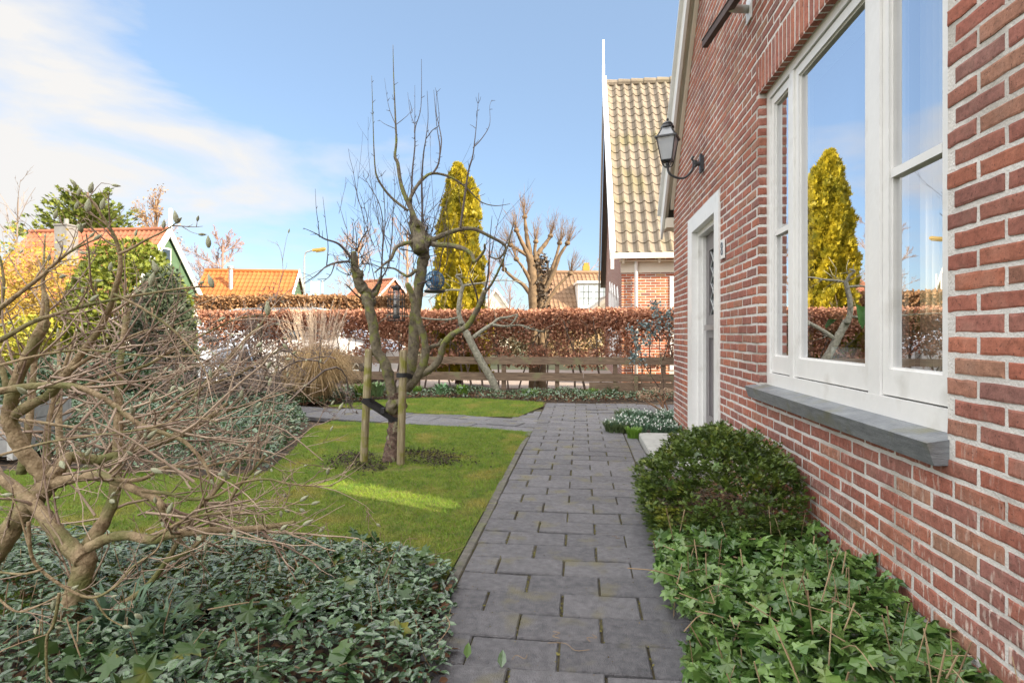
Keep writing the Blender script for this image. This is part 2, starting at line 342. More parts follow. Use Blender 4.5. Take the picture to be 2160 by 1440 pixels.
M['fence_wood'] = mat('fence_wood', (.10,.068,.048), (.27,.19,.13), 6, stretch=(.8,3,9), bump=.9, bscale=14, rough=.9, c3=(.20,.18,.10), c3scale=4, c3lo=.58, c3hi=.68)
M['orange_tile'] = None

# ------------------------------------------------------------------ setting: ground, street, paths, lawns
soil = MB(); gx = np.linspace(-14, 4, 91); gy = np.linspace(-2, 12.4, 73)
XX, YY = np.meshgrid(gx, gy); pz = np.stack([XX.ravel(), YY.ravel()], -1)
zz = vnoise(pz, 2.2)*0.02 + vnoise(pz, 7)*0.008 - 0.05
Vg = np.concatenate([pz, zz[:,None]], 1); nx = len(gx)
ii = (np.arange(len(gy)-1)[:,None]*nx + np.arange(nx-1)[None]).ravel()
soil.addnp(Vg, np.stack([ii, ii+1, ii+nx+1, ii+nx], -1))
struct(soil, 'garden_soil', M['soil'])
far_g = MB(); S = 900
far_g.addnp([(-S,-S,-.12),(S,-S,-.12),(S,S,-.12),(-S,S,-.12)], [(0,1,2,3)])
struct(far_g, 'ground', mat('far_ground', (.06,.08,.03), (.13,.12,.07), .3, rough=1))
st = MB(); st.addnp([(-60,12.42,-.06),(40,12.42,-.06),(40,19,-.06),(-60,19,-.06)], [(0,1,2,3)])
struct(st, 'street', mat('street_bricks', (.20,.16,.14), (.30,.25,.22), 6, bump=.5, bscale=9, rough=.95))

slab_m = mat('paving_slab', (.060,.060,.068), (.205,.20,.21), 30, isl=.34, bump=1, bscale=220, rough=.55, c3=(.17,.155,.085), c3scale=5.5, c3lo=.56, c3hi=.74, detail=12)
def slab(mb, fr, x0, x1, y0, y1, z=.0, g=.004, t=.05):
    """one bevelled slab in frame fr=(origin,ex,ey)"""
    o, ex, ey = fr; b = .005
    tilt = np.array([rnd.uniform(-.009,.009), rnd.uniform(-.012,.012)]); dz = rnd.uniform(-.005,.004)
    j = [rnd.uniform(-.003,.003) for _ in range(4)]
    a0, a1, b0, b1 = x0+g*1.1+j[0], x1-g*1.1+j[1], y0+g*.4+j[2]*.5, y1-g*.4+j[3]*.5
    V = []
    for (ins, zt) in ((0, -t), (0, -b), (b, 0)):
        for (x, y) in ((a0+ins,b0+ins),(a1-ins,b0+ins),(a1-ins,b1-ins),(a0+ins,b1-ins)):
            q = o + ex*x + ey*y; V.append((q.x, q.y, z+zt+dz+tilt[0]*(x-(x0+x1)/2)*2+tilt[1]*(y-(y0+y1)/2)*2))
    mb.addnp(V, [(8,9,10,11)]+[(i,(i+1)%4,4+(i+1)%4,4+i) for i in range(4)]+[(4+i,4+(i+1)%4,8+(i+1)%4,8+i) for i in range(4)])
path = MB(); fr0 = (Vector((0,0,0)), Vector((1,0,0)), Vector((0,1,0)))
SW, SL = .315, .190
PZ = .012
for r in range(48):
    y0 = .2 + r*SL; y1 = y0+SL
    if y1 > 9.45: break
    xs = -.55; off = (SW/2 if r % 2 else 0)
    right = .47 if y0 < 8.35 else 1.9
    cuts = [xs]; c = xs + (SW if not off else off)
    while c < right-.08: cuts.append(c); c += SW
    cuts.append(right)
    for a, b_ in zip(cuts[:-1], cuts[1:]): slab(path, fr0, a, b_, y0, y1, PZ)
for k in range(6): slab(path, fr0, .475, .60, 4.75+k*.3, 5.05+k*.3, PZ)
# widened corner where the cross path joins
for r in range(5):
    y0 = 7.34+r*SL; slab(path, fr0, -.55-.44+r*.08, -.552, y0, y0+SL, PZ)
pa = Vector((-.555, 6.55, 0)); pdir = Vector((-3.05,.80,0)).normalized(); pn = Vector((-pdir.y, pdir.x, 0)); pn = -pn if pn.y < 0 else pn
fr1 = (pa, pdir, pn)
for r in range(3):
    xx = -.35 if r else .02
    off = .15 if r % 2 else 0
    c = xx
    while c < 9:
        slab(path, fr1, c, c+.40 - (off if c == xx else 0), r*.30, r*.30+.30, PZ-.004*(1 if c < .3 else 0)); c += .40 - (off if c == xx else 0)
struct(path, 'garden_path', slab_m)
pbm = mat('joint_sand', (.03,.025,.017), (.085,.072,.042), 18, rough=1, bump=1, bscale=80, c3=(.09,.085,.025), c3scale=9, c3lo=.55, c3hi=.66)
pb_ = MB(); pb_.addnp([(-.552,.1,PZ-.011),(.60,.1,PZ-.011),(.60,9.4,PZ-.011),(-.552,9.4,PZ-.011)], [(0,1,2,3)]); pb_.addnp([(.603,8.3,PZ-.011),(1.95,8.3,PZ-.011),(1.95,9.4,PZ-.011),(.603,9.4,PZ-.011)], [(0,1,2,3)])
q0_, q1_ = pa+pdir*.02, pa+pdir*9; pb_.addnp([(q0_.x,q0_.y,PZ-.014),(q1_.x,q1_.y,PZ-.014),(q1_.x+pn.x*.9,q1_.y+pn.y*.9,PZ-.014),(q0_.x+pn.x*.9,q0_.y+pn.y*.9,PZ-.014)], [(0,3,2,1)])
pb_.addnp([(-1.15,7.2,PZ-.0125),(-.555,7.2,PZ-.0125),(-.555,8.6,PZ-.0125),(-1.15,8.6,PZ-.0125)], [(0,1,2,3)])
struct(pb_, 'path_bed', pbm)
kb = MB(); y = 2.35
while y < 6.5:
    slab(kb, fr0, -.606, -.548, y, min(y+.98,6.5), PZ+.003, .002, .08); y += .98
struct(kb, 'path_kerb', mat('kerb_concrete', (.07,.065,.055), (.17,.16,.14), 20, bump=.8, bscale=150, rough=.9, c3=(.12,.13,.06), c3scale=5, c3lo=.5, c3hi=.7))
moss = MB(); mp_ = []
n = 5200
q = np.stack([rng.uniform(-.55,.46,n), rng.uniform(.9,8.6,n)], -1)
ry = (q[:,1]-.2)/SL; fr_ = ry-np.floor(ry); odd = (np.floor(ry).astype(int) % 2) == 1
cx = (q[:,0]+.55-np.where(odd, SW/2, 0))/SW; fx = cx-np.round(cx)
near_j = np.abs(fx)*SW
keep = near_j < .045
q = q[keep]; q[:,0] -= fx[keep]*SW*rng.uniform(.8,1.05,keep.sum())
pn_ = vnoise(q, 1.3, 3)
q = q[pn_ > -.3]
pos = np.concatenate([q, np.full((len(q),1), PZ-.004)], 1); X_,Y_,Z_ = frames(len(q), .6)
moss.scatter(*SMALL, pos, X_, Y_, Z_, rng.uniform(.006,.014,len(q)))
tag(moss.build('joint_moss', mat('joint_moss', (.07,.07,.018), (.19,.17,.045), 20, isl=.6, rough=1)), kind='stuff', label='yellow-green moss growing in the open joints of the paving', cat='moss')

b = MB(); n = 2600; q = np.stack([np.where(rng.random(n) < .6, rng.choice([-.5,.42], n)+rng.normal(0,.06,n), rng.uniform(-.55,.46,n)), rng.uniform(.9,8.6,n)], -1); q = q[(q[:,0] > -.56) & (q[:,0] < .47)]; pos = np.concatenate([q, np.full((len(q),1), PZ+.006)], 1); X_,Y_,Z_ = frames(len(q), .25)
b.scatter(*SMALL, pos, X_, Y_, Z_, rng.uniform(.003,.010,len(q))); tag(b.build('path_debris', mat('path_debris', (.06,.045,.02), (.24,.19,.11), 20, isl=1, rough=1)), 'tiny crumbs of soil, moss and leaf scattered over the paving', 'debris', kind='stuff')
# lawns
lawn1_px = [(655,905),(700,890),(860,897),(1000,903),(1122,913),(1105,935),(1068,1000),(1020,1090),(1005,1185),(975,1240),(930,1290),(700,1290),(300,1290),(-250,1330),(-250,1005),(200,990),(420,1010),(560,1000),(620,950)]
lawn2_px = [(690,858),(790,846),(900,840),(1020,842),(1148,850),(1146,858),(1092,881),(1000,880),(880,873),(760,864)]
lawn1 = [G(*p) for p in lawn1_px]; lawn2 = [G(*p) for p in lawn2_px]
lawn1 = [Vector((min(p.x, -.603), p.y, 0)) if p.x > -.9 and p.y < 6.2 else p for p in lawn1]
for P, nm in ((lawn1, 'lawn'), (lawn2, 'lawn')):
    b = MB(); b.poly([[Vector((p.x, p.y, .012)) for p in P]])
    struct(b, nm, mat('lawn_base', (.05,.07,.012), (.16,.15,.03), 9, rough=1, bump=1, bscale=60))
grass_m = mat('grass_blades', (.05,.16,.010), (.28,.37,.03), 4.5, isl=.45, rough=.6, transl=.25, c3=(.33,.30,.06), c3scale=2.2, c3lo=.54, c3hi=.66, detail=6)
def grass(P, n, nm, hmin, hmax, lab, ring=None):
    q = sample_poly(P, n)
    if ring is not None:
        d = np.hypot(q[:,0]-ring[0], (q[:,1]-ring[1])); k = (d > .42) | (d < .30) & (rng.random(len(q)) < .5) | (rng.random(len(q)) < .12)
        k |= (vnoise(q, 3.0, 5) > .12)
        q = q[k]
    n = len(q); pos = np.concatenate([q, np.full((n,1), .010)], 1)
    a = rng.uniform(0, 2*math.pi, n); X = np.stack([np.cos(a), np.sin(a), np.zeros(n)], -1)
    ln = rng.normal(0, .85, (n,2)); Z = np.concatenate([ln, np.ones((n,1))], 1); Y = np.cross(Z, X)
    hn = .75+.5*(vnoise(q[:: max(1, n//4000)], 1.5, 9).repeat(max(1, n//4000))[:n] if False else np.zeros(n))
    h = rng.uniform(hmin, hmax, n)*hn
    tv = np.array([(-.075,0,0),(.075,0,0),(.0,.25,1.0)]); b = MB()
    b.scatter(tv, BLADE[1], pos, X, Y, Z, h)
    k2 = rng.choice(n, n//9, replace=False); b.scatter(np.array([(-.10,0,0),(.10,0,0),(.07,.3,.75),(-.05,.3,.8)]), np.array([(0,1,2,3)]), pos[k2], X[k2], Y[k2], Z[k2]*np.array((1,1,.8)), h[k2]*rng.uniform(.8,1.5,len(k2)))
    o = b.build(nm, grass_m); tag(o, lab, 'grass', kind='stuff'); return o
TREE = G(828, 975)
grass(lawn1, 300000, 'grass', .010, .030, 'short mossy grass of the front lawn around the staked tree', (TREE.x, TREE.y))
grass(lawn2, 60000, 'grass', .014, .034, 'short grass of the small lawn behind the cross path')

# ------------------------------------------------------------------ brick-built walls
def brick_proto(L, H):
    """rounded brick front, x = along, y = up, z = out"""
    xs = [-L/2, -L/2+.0022] + list(np.linspace(-L/2+.009, L/2-.009, 5)) + [L/2-.0022, L/2]; ys = [-H/2, -H/2+.0022, -H/2+.008, H/2-.008, H/2-.0022, H/2]
    return xs, ys
def add_brick(mb, o, eu, ev, en, L, H, proud=0.0, depth=.022):
    xs, ys = brick_proto(L, H); nx, ny = len(xs), len(ys); V = []
    j = [rnd.uniform(-.0025,.0025) for _ in range(4)]; sx = rnd.uniform(-.0015,.0015); rot = rnd.uniform(-.006,.006)
    for b, yv in enumerate(ys):
        for a, xv in enumerate(xs):
            e = min(a, nx-1-a, b, ny-1-b)
            z = (-depth if e == 0 else (-.0016 if e == 1 else rnd.uniform(-.0006,.0006)))+proud
            wx = rnd.uniform(-.0016,.0016) if e <= 1 else 0; wy = rnd.uniform(-.0018,.0018) if e <= 1 else 0
            if e == 0: wx *= .5; wy *= .5
            x = xv+wx; y_ = yv+wy + rot*xv + (j[0] if b > ny/2 else j[1])*.7
            V.append(tuple(o + eu*x + ev*y_ + en*z))
    f = [(b*nx+a, b*nx+a+1, (b+1)*nx+a+1, (b+1)*nx+a) for b in range(ny-1) for a in range(nx-1)]
    mb.addnp(V, f)
HB = .0625; LB = .22; JT = .0115
def brick_field(mb, P0, eu, ev, en, u0, u1, v0, v1, holes, top=None, off=0.0):
    """running bond between u0..u1, v0..v1, minus rectangular holes (u0,u1,v0,v1); top(u) = height limit"""
    r = 0; v = v0
    while v < v1-1e-6:
        vc = v + HB/2; segs = [(u0, u1)]
        for (a, b_, c, d) in holes:
            if c < vc < d:
                ns = []
                for s, e in segs:
                    if b_ <= s or a >= e: ns.append((s, e)); continue
                    if s < a: ns.append((s, a))
                    if e > b_: ns.append((b_, e))
                segs = ns
        if top is not None:
            ns = []
            for s, e in segs:
                lim = top(vc)
                if lim is None: continue
                s2 = max(s, lim[0]); e2 = min(e, lim[1])
                if e2-s2 > .03: ns.append((s2, e2))
            segs = ns
        for s, e in segs:
            c = math.floor((s-off)/LB)*LB + off + (LB/2 if r % 2 else 0)
            while c > s: c -= LB
            while c < e:
                a = max(c, s); b_ = min(c+LB, e)
                if b_-a > .05:
                    a2 = a+(0 if a == s else JT/2); b2 = b_-(0 if b_ == e else JT/2); add_brick(mb, P0+eu*((a2+b2)/2)+ev*vc, eu, ev, en, b2-a2, HB-JT, rnd.uniform(-.0015,.0015))
                c += LB
        v += HB; r += 1

WX = 1.12
def Wy(px, x=WX): return atX(px, 700, x).y
def Wz(px, py, x=WX): return atX(px, py, x).z
GW = WX+.05        # window plane
w_y0, w_y1 = Wy(1997), Wy(1600); w_z0, w_z1 = .802, 2.64
d_y0, d_y1 = Wy(1519), Wy(1453); d_z1 = Wz(1453, 468); d_z0 = .05
YC = Wy(1421)                       # far corner of the house
RS = 1.07; RH = Wz(1421, 405)       # roof line on the gable wall
YR = 3.9; HR = RH + RS*(YC-YR); S2 = .39  # unseen ridge and back slope, shaped to shade the garden but not the left shrubs
def roof_h(y): return RH+RS*(YC-y) if y > YR else HR-S2*(YR-y)
house = thing('brick_house', 'red brick house filling the right side, with tall white window and recessed door', 'house', (WX, 4, 0))
eu, ev, en = Vector((0,1,0)), Vector((0,0,1)), Vector((-1,0,0))
wall = MB()
def top_lim(v):
    hi = YC if v < RH else YC-(v-RH)/RS
    return (-.9, hi+.04)
SOLD = .215
holes = [(w_y0, w_y1, w_z0-.055, w_z1+SOLD+.008), (d_y0, d_y1, -1, d_z1)]
brick_field(wall, Vector((WX,0,0)), eu, ev, en, -.9, YC, -.07, 4.93, holes, top_lim, off=.03)
# soldier course over the window
yy = w_y0-.22
while yy < w_y1+.02:
    o_ = Vector((WX, yy+HB/2, w_z1+.004+SOLD/2)); add_brick(wall, o_, Vector((0,0,1)), Vector((0,-1,0)), en, SOLD-.006, HB-JT, rnd.uniform(-.001,.002)); 
    # soffit ends of the soldiers
    add_brick(wall, Vector((WX+.024, yy+HB/2, w_z1-.003)), Vector((1,0,0)), Vector((0,1,0)), Vector((0,0,-1)), .046, HB-JT, 0); yy += HB
brickw = part(wall, 'brickwork', M['brick'], house)
mo = MB(); mw = .0032
outer = [(-1.0,-.1),(YC,-.1),(YC,RH),(YR,HR),(-1.0,roof_h(-1.0))]
def wp(y, z, x=WX+mw): return Vector((x, y, z))
hole_w = [(w_y0-.0,w_z0-.055),(w_y1,w_z0-.055),(w_y1,w_z1),(w_y0,w_z1)]; hole_d = [(d_y0,-.09),(d_y0,d_z1),(d_y1,d_z1),(d_y1,-.09)]
mo.poly([[wp(*p) for p in outer], [wp(*p) for p in hole_w], [wp(*p) for p in hole_d]])
# reveals of the two openings (mortar faced) and the wall's thickness
def reveal(mb, y0, y1, z0, z1, x0, x1):
    mb.addnp([(x0,y0,z0),(x0,y0,z1),(x1,y0,z1),(x1,y0,z0)], [(0,1,2,3)]); mb.addnp([(x0,y1,z0),(x1,y1,z0),(x1,y1,z1),(x0,y1,z1)], [(0,1,2,3)])
    mb.addnp([(x0,y0,z1),(x0,y1,z1),(x1,y1,z1),(x1,y0,z1)], [(0,1,2,3)]); mb.addnp([(x0,y0,z0),(x1,y0,z0),(x1,y1,z0),(x0,y1,z0)], [(0,1,2,3)])
reveal(mo, w_y0, w_y1, w_z0-.055, w_z1, WX+mw, WX+.3); reveal(mo, d_y0, d_y1, -.09, d_z1, WX+mw, WX+.3)
part(mo, 'mortar_bed', M['mortar'], house)
# side of the reveal at the near edge of the window and the far corner: brick faces turned round the corner
rv = MB()
rows = int((w_z1-w_z0+.055)/HB)
for r in range(rows):
    zc = -.07 + (math.floor((w_z0-.055+.07)/HB)+1+r)*HB + HB/2
    if zc > w_z1-.02: break
    add_brick(rv, Vector((WX+.026, w_y1-.002, zc)), Vector((-1,0,0)), ev, Vector((0,-1,0)), .052, HB-JT, 0)
part(rv, 'window_reveal', M['brick'], house, smooth=True); rv = MB()
r = 0; v = -.07
while v < RH-.05:
    x = WX
    for k in range(16):
        L = (.105 if (r % 2 == 0 and k == 0) else .22)
        if k < 10: add_brick(rv, Vector((x+L/2, YC, v+HB/2)), Vector((1,0,0)), ev, Vector((0,1,0)), L-JT, HB-JT)
        x += L
    v += HB; r += 1
part(rv, 'corner_brickwork', M['brick'], house, smooth=True)
# remaining shell of the house
XE = 9.0
plain = mat('plain_wall', (.22,.10,.075), (.30,.14,.10), 5, rough=.95)
sh = MB()
sh.addnp([(WX+.02,YC-.002,-.1),(XE,YC-.002,-.1),(XE,YC-.002,RH),(WX+.02,YC-.002,RH)], [(0,1,2,3)])
yb = -6.0; hb = roof_h(yb)
sh.addnp([(WX,yb,-.1),(XE,yb,-.1),(XE,yb,hb),(WX,yb,hb)], [(0,1,2,3)])
sh.poly([[Vector((XE,y_,z_)) for y_, z_ in ((yb,-.1),(YC,-.1),(YC,RH),(YR,HR),(yb,hb))]])
sh.poly([[Vector((WX+.01,y_,z_)) for y_, z_ in ((yb,-.1),(-1.0,-.1),(-1.0,roof_h(-1)),(yb,hb))]])
part(sh, 'outer_wall', plain, house)
# inner lining and floor (dim room)
li = MB(); xi = WX+.3
li.poly([[Vector((xi,y_,z_)) for y_, z_ in ((-1,-.1),(YC,-.1),(YC,RH),(YR,HR),(-1,roof_h(-1)))], [Vector((xi,*p)) for p in hole_w], [Vector((xi,*p)) for p in hole_d]])
part(li, 'inner_wall', mat('plaster', (.6,.57,.52), None, rough=.9), house)
fl = MB(); fl.addnp([(WX,yb,.05),(XE,yb,.05),(XE,YC,.05),(WX,YC,.05)], [(0,1,2,3)]); fl.box((WX+2.9,w_y0-1.5,.05),(WX+3.0,w_y1+2.2,2.7)); 
part(fl, 'room_floor', mat('room_floor', (.10,.07,.05), (.16,.11,.08), 4, rough=.6), house)
# roof with an added unseen opening, shaped so a sunbeam leaves through the window and crosses the lawn
patch = [G(648,1032), G(715,1026), G(850,1045), G(996,1070), G(986,1107), G(920,1100), G(760,1066)]
def to_roof(p):
    k = 0.0
    for _ in range(60):
        q = Vector(p) - SD*k; k += (roof_h(q.y)-q.z)/(-SD.z+1e-9)*.6
    return Vector(p)-SD*k
roofm = mat('grey_roof', (.10,.09,.08), (.16,.14,.12), 6, rough=.9)
rf = MB(); xo = WX-.10
def rp(x, y): return Vector((x, y, roof_h(y)+.03))
rf.poly([[rp(xo,YC+.30), rp(XE+.2,YC+.30), rp(XE+.2,YR), rp(xo,YR)]], thick=(0,0,.10))
pcn = sum(patch, Vector())/len(patch); patch = [p+(p-pcn)*.06+Vector((0,(p-pcn).y*.25,0)) for p in patch]
hole_r = [to_roof(p) for p in patch]; hole_r = [rp(p.x, p.y) for p in hole_r]
rf.poly([[rp(xo,YR), rp(XE+.2,YR), rp(XE+.2,yb-.2), rp(xo,yb-.2)], hole_r])
part(rf, 'roof', roofm, house)
# unseen gabled block added to the right to shade the hedge
w2 = MB(); prof = [(1.0,-.1),(8.6,-.1),(8.6,5.05),(4.35,10.45),(1.0,6.2)]
w2.poly([[Vector((XE+.01,y_,z_)) for y_, z_ in prof]], thick=(7,0,0))
part(w2, 'hedge_shade_block', plain, house)
# verge boards
vb = MB(); ib = MB(); so = MB()
def sl(x, y, dz=0): return Vector((x, y, roof_h(y)+dz))
ya, yb_ = YC+.34, YR
for (y0, y1) in ((ya, yb_),):
    a, b_ = sl(xo-.012, y0), sl(xo-.012, y1)
    vb.poly([[a+Vector((0,0,.14)), a-Vector((0,0,.16)), b_-Vector((0,0,.16)), b_+Vector((0,0,.14))]], thick=(.028,0,0))
    vb.obox((a+b_)/2+Vector((-.008,0,.155)), b_-a, Vector((.06,0,0)), Vector((0,0,.03)))
    a, b_ = sl(WX-.035, YC+.02), sl(WX-.035, y1)
    ib.poly([[a+Vector((0,0,.03)), a-Vector((0,0,.19)), b_-Vector((0,0,.19)), b_+Vector((0,0,.03))]], thick=(.034,0,0))
    a, b_ = sl(xo+.02, y0), sl(xo+.02, y1)
    so.poly([[a-Vector((0,0,.045)), b_-Vector((0,0,.045)), b_-Vector((-(WX-xo-.055),0,.045)), a-Vector((-(WX-xo-.055),0,.045))]], thick=(0,0,.02))
ib.box((xo+.02, YC+.05, RH-.42), (XE, YC+.32, RH-.30))
part(vb, 'verge_board', M['white'], house); part(ib, 'inner_verge_board', M['cream'], house); part(so, 'soffit', M['cream'], house)

# window
Y = lambda px: Wy(px, GW)
Yg1 = (Y(1662), Y(1629)); Yg2 = (Y(1817), Y(1695)); Yg3 = (Y(1975), Y(1866))
zt = w_z1-.115; zb1 = .955
win = MB(); t0, t1 = GW, GW+.09; fw_ = .06
def frame(mb, y0, y1, z0, z1, wd, x0, x1, wdb=None):
    wdb = wdb or wd
    mb.box((x0,y0,z0),(x1,y1,z0+wdb)); mb.box((x0,y0,z1-wd),(x1,y1,z1)); mb.box((x0,y0,z0+wdb),(x1,y0+wd,z1-wd)); mb.box((x0,y1-wd,z0+wdb),(x1,y1,z1-wd))
frame(win, w_y0-.03, w_y1, w_z0, w_z1, .052, GW, GW+.11, .075)
m1y = (Y(1675)+Y(1662))/2; m2y = (Y(1866)+Y(1817))/2-.008
win.box((GW+.001, m1y-.028, w_z0+.075), (GW+.11, m1y+.028, w_z1-.052)); win.box((GW+.001, m2y-.045, w_z0+.075), (GW+.11, m2y+.045, w_z1-.052))
window = part(win, 'window', M['white'], house)
sashes = [(m1y+.031, w_y1-.055), (m2y+.048, m1y-.031), (Yg3[0]-.055, m2y-.048)]
GL = glass_mat('window_glass', tint=(.95,.97,.96), base=.03, top=.82)
for i, (a, b_) in enumerate(sashes):
    s_ = MB(); ins = .048 if i != 2 else .043
    z0, z1 = w_z0+.082, w_z1-.058
    xs0 = GW+.012
    frame(s_, a, b_, z0, z1, ins, xs0, xs0+.06, .10)
    # glazing bead
    frame(s_, a+ins, b_-ins, z0+.10, z1-ins, .009, xs0+.012, xs0+.04)
    if i != 1: s_.box((xs0+.003, a+ins+.009, 1.735-.016), (xs0+.045, b_-ins-.009, 1.735+.016))
    part(s_, 'sash', M['white'], window)
    g = MB(); segs = [(z0+.11, z1-ins-.01)] if i == 1 else [(z0+.11, 1.718), (1.752, z1-ins-.01)]
    for (c, d) in segs: g.addnp([(xs0+.024,a+ins+.005,c),(xs0+.024,b_-ins-.005,c),(xs0+.024,b_-ins-.005,d),(xs0+.024,a+ins+.005,d)], [(0,3,2,1)])
    part(g, 'pane', GL, window)
# slate sill
sl_ = MB(); ys0, ys1 = w_y0-.008, w_y1+.085; xs_ = [WX+.055, WX-.085, WX-.078, WX+.02]; zs_ = [w_z0+.002, w_z0-.022, w_z0-.085, w_z0-.085]
pts0 = [Vector((x,ys0,z)) for x, z in zip(xs_, zs_)]; pts1 = [Vector((x,ys1,z)) for x, z in zip(xs_, zs_)]
pts0[1] = Vector((WX-.062, ys0, w_z0-.018)); pts0[2] = Vector((WX-.04, ys0, w_z0-.088)); pts1[1] = Vector((WX-.062, ys1, w_z0-.018)); pts1[2] = Vector((WX-.04, ys1, w_z0-.088))
sl_.addnp([tuple(p) for p in pts0+pts1], [(0,1,5,4),(1,2,6,5),(2,3,7,6),(3,0,4,7),(3,2,1,0),(4,5,6,7)])
part(sl_, 'window_sill', mat('blue_stone', (.115,.125,.14), (.24,.255,.27), 9, stretch=(1,1.2,8), bump=.4, bscale=60, rough=.42, c3=(.16,.16,.11), c3scale=6, c3lo=.54, c3hi=.72), house)
# curtain and blind inside, pots on the sill
cu = MB()
for (y0, y1, amp) in ((Yg3[1]-.105, Yg3[1]+.05, .016),):
    ys = np.linspace(y0, y1, 30); v = []
    for y_ in ys: x = WX+.22+amp*math.sin((y_-y0)*150); v += [(x,y_,.9),(x,y_,2.6)]
    cu.addnp(v, [(2*i,2*i+2,2*i+3,2*i+1) for i in range(29)])
part(cu, 'curtain', mat('curtain', (.62,.56,.42), None, rough=.9, transl=.4), house, smooth=True)
pot = thing('flower_pot', 'pale blue-grey round pot on the inner sill behind the middle pane', 'flower pot', (WX+.28, 0, .9))
pc = atX(1787, 790, WX+.21); pot.location = (pc.x, pc.y, .9); pot['_o'] = (pc.x, pc.y, .9)
b = MB(); b.lathe((pc.x,pc.y,.9), [(0,0),(.05,0),(.068,.04),(.074,.10),(.07,.15),(.064,.155),(.06,.15),(.06,.12),(0,.12)], 24)
part(b, 'pot', mat('pot_glaze', (.62,.74,.78), (.70,.80,.83), 3, rough=.25), pot, smooth=True)
b = MB(); n = 26; pos = np.tile((pc.x,pc.y,1.06),(n,1))+rng.normal(0,.02,(n,3)); X_,Y_,Z_ = frames(n, .8); Y_[:,2] = np.abs(Y_[:,2])+.5
b.scatter(*LEAF, pos, X_, Y_, Z_, rng.uniform(.10,.2,n)); part(b, 'plant', mat('pot_plant', (.05,.12,.02), (.10,.2,.04), 5, isl=.7, rough=.5), pot)
p2 = atX(1900, 780, WX+.22)
pot2 = thing('flower_pot', 'small pale pot with broad-leaved plant on inner sill behind the right-hand pane', 'flower pot', (p2.x, p2.y, .9))
b = MB(); b.lathe((p2.x,p2.y,.9), [(0,0),(.035,0),(.045,.03),(.052,.11),(.05,.13),(.044,.13),(.044,.11),(0,.11)], 22); part(b, 'pot', mat('pot_pale', (.6,.58,.5), None, rough=.5), pot2, smooth=True)
b = MB(); n = 16; pos = np.tile((p2.x,p2.y,1.08),(n,1))+rng.normal(0,.02,(n,3)); X_,Y_,Z_ = frames(n, .6); Y_[:,2] += .4
b.scatter(*LEAF, pos, X_, Y_, Z_, rng.uniform(.1,.2,n)); part(b, 'plant', M.get('x') or mat('pot_plant2', (.05,.14,.03), (.10,.2,.05), 5, isl=.7, rough=.5), pot2)

# door
dp = WX+.115
db = MB(); cw = .17
db.box((WX-.012, d_y0+.0, .03), (WX+.05, d_y0+cw, d_z1)); db.box((WX-.012, d_y1-.22, .03), (WX+.05, d_y1, d_z1)); db.box((WX-.0125, d_y0+cw, d_z1-.15), (WX+.05, d_y1-.22, d_z1))
db.box((WX+.045, d_y1-.26, .03), (WX+.085, d_y1-.005, d_z1-.01)); db.box((WX+.085, d_y1-.29, .03), (WX+.16, d_y1-.005, d_z1-.01))
db.box((WX+.045, d_y0+.005, .03), (WX+.16, d_y0+cw+.05, d_z1-.01)); db.box((WX+.0455, d_y0+cw+.05, d_z1-.20), (WX+.16, d_y1-.26, d_z1-.012))
door_frame = part(db, 'door_frame', M['white'], house)
dY0, dY1 = d_y0+cw+.052, d_y1-.292; dz0, dz1 = .13, d_z1-.205
dm = MB(); grey = mat('grey_door_paint', (.13,.118,.125), (.17,.155,.165), 3, rough=.35)
dw = dY1-dY0; gy0, gy1 = dY0+.13, dY1-.13
dm.box((dp,dY0,dz0),(dp+.045,dY0+.13,dz1)); dm.box((dp,dY1-.13,dz0),(dp+.045,dY1,dz1)); dm.box((dp,gy0,dz0),(dp+.045,gy1,dz0+.2)); dm.box((dp,gy0,1.08),(dp+.045,gy1,1.30)); dm.box((dp,gy0,dz1-.16),(dp+.045,gy1,dz1))
k = 0; yv = gy0
while yv < gy1-.01: dm.box((dp+.012,yv+.004,dz0+.2),(dp+.03,min(yv+.044,gy1),1.08)); yv += .055
door = part(dm, 'door', grey, house)
ld = MB(); zc0, zc1 = 1.30, dz1-.16
nz, ny = 4, 3; hz_ = (zc1-zc0)/nz; hy_ = (gy1-gy0)/ny
for i in range(-ny, nz+ny+1):
    for sgn in (1, -1):
        a = Vector((dp+.016, gy0, zc0+i*hz_)); b_ = Vector((dp+.016, gy1, zc0+i*hz_+sgn*ny*hz_))
        d = b_-a; ts = [0.0, 1.0]
        def clip(z_, ge):
            t = (z_-a.z)/d.z
            if (d.z > 0) == ge: ts[0] = max(ts[0], t)
            else: ts[1] = min(ts[1], t)
        clip(zc0, True); clip(zc1, False)
        if ts[1]-ts[0] > .03: ld.tube([a+d*ts[0], a+d*ts[1]], .009 if i == 1 else .006, 5)
part(ld, 'lead_lattice', mat('lead', (.5,.52,.54), None, rough=.35, metal=.3), door)
g = MB(); g.addnp([(dp+.022,gy0,zc0),(dp+.022,gy1,zc0),(dp+.022,gy1,zc1),(dp+.022,gy0,zc1)], [(0,3,2,1)]); part(g, 'door_glass', glass_mat('door_glass', (.2,.3,.36), .1, .5), door)
g = MB(); g.box((dp-.035,gy0-.06,1.155),(dp+.001,gy1+.06,1.205)); part(g, 'handle', mat('handle_steel', (.4,.39,.4), None, rough=.35, metal=.7), door)
g = MB(); g.box((WX+.03, d_y0+cw+.05, .04),(WX+.2, d_y1-.29, .125)); part(g, 'threshold', mat('threshold_stone', (.07,.07,.08), (.11,.11,.12), 20, rough=.6), house)
g = MB(); xs0, ys0, ys1 = .61, d_y0-.12, d_y1+.06
g.box((xs0+.006, ys0+.006, .06), (WX-.016, ys1-.006, .072)); g.box((xs0, ys0, -.05), (WX-.014, ys1, .0655))
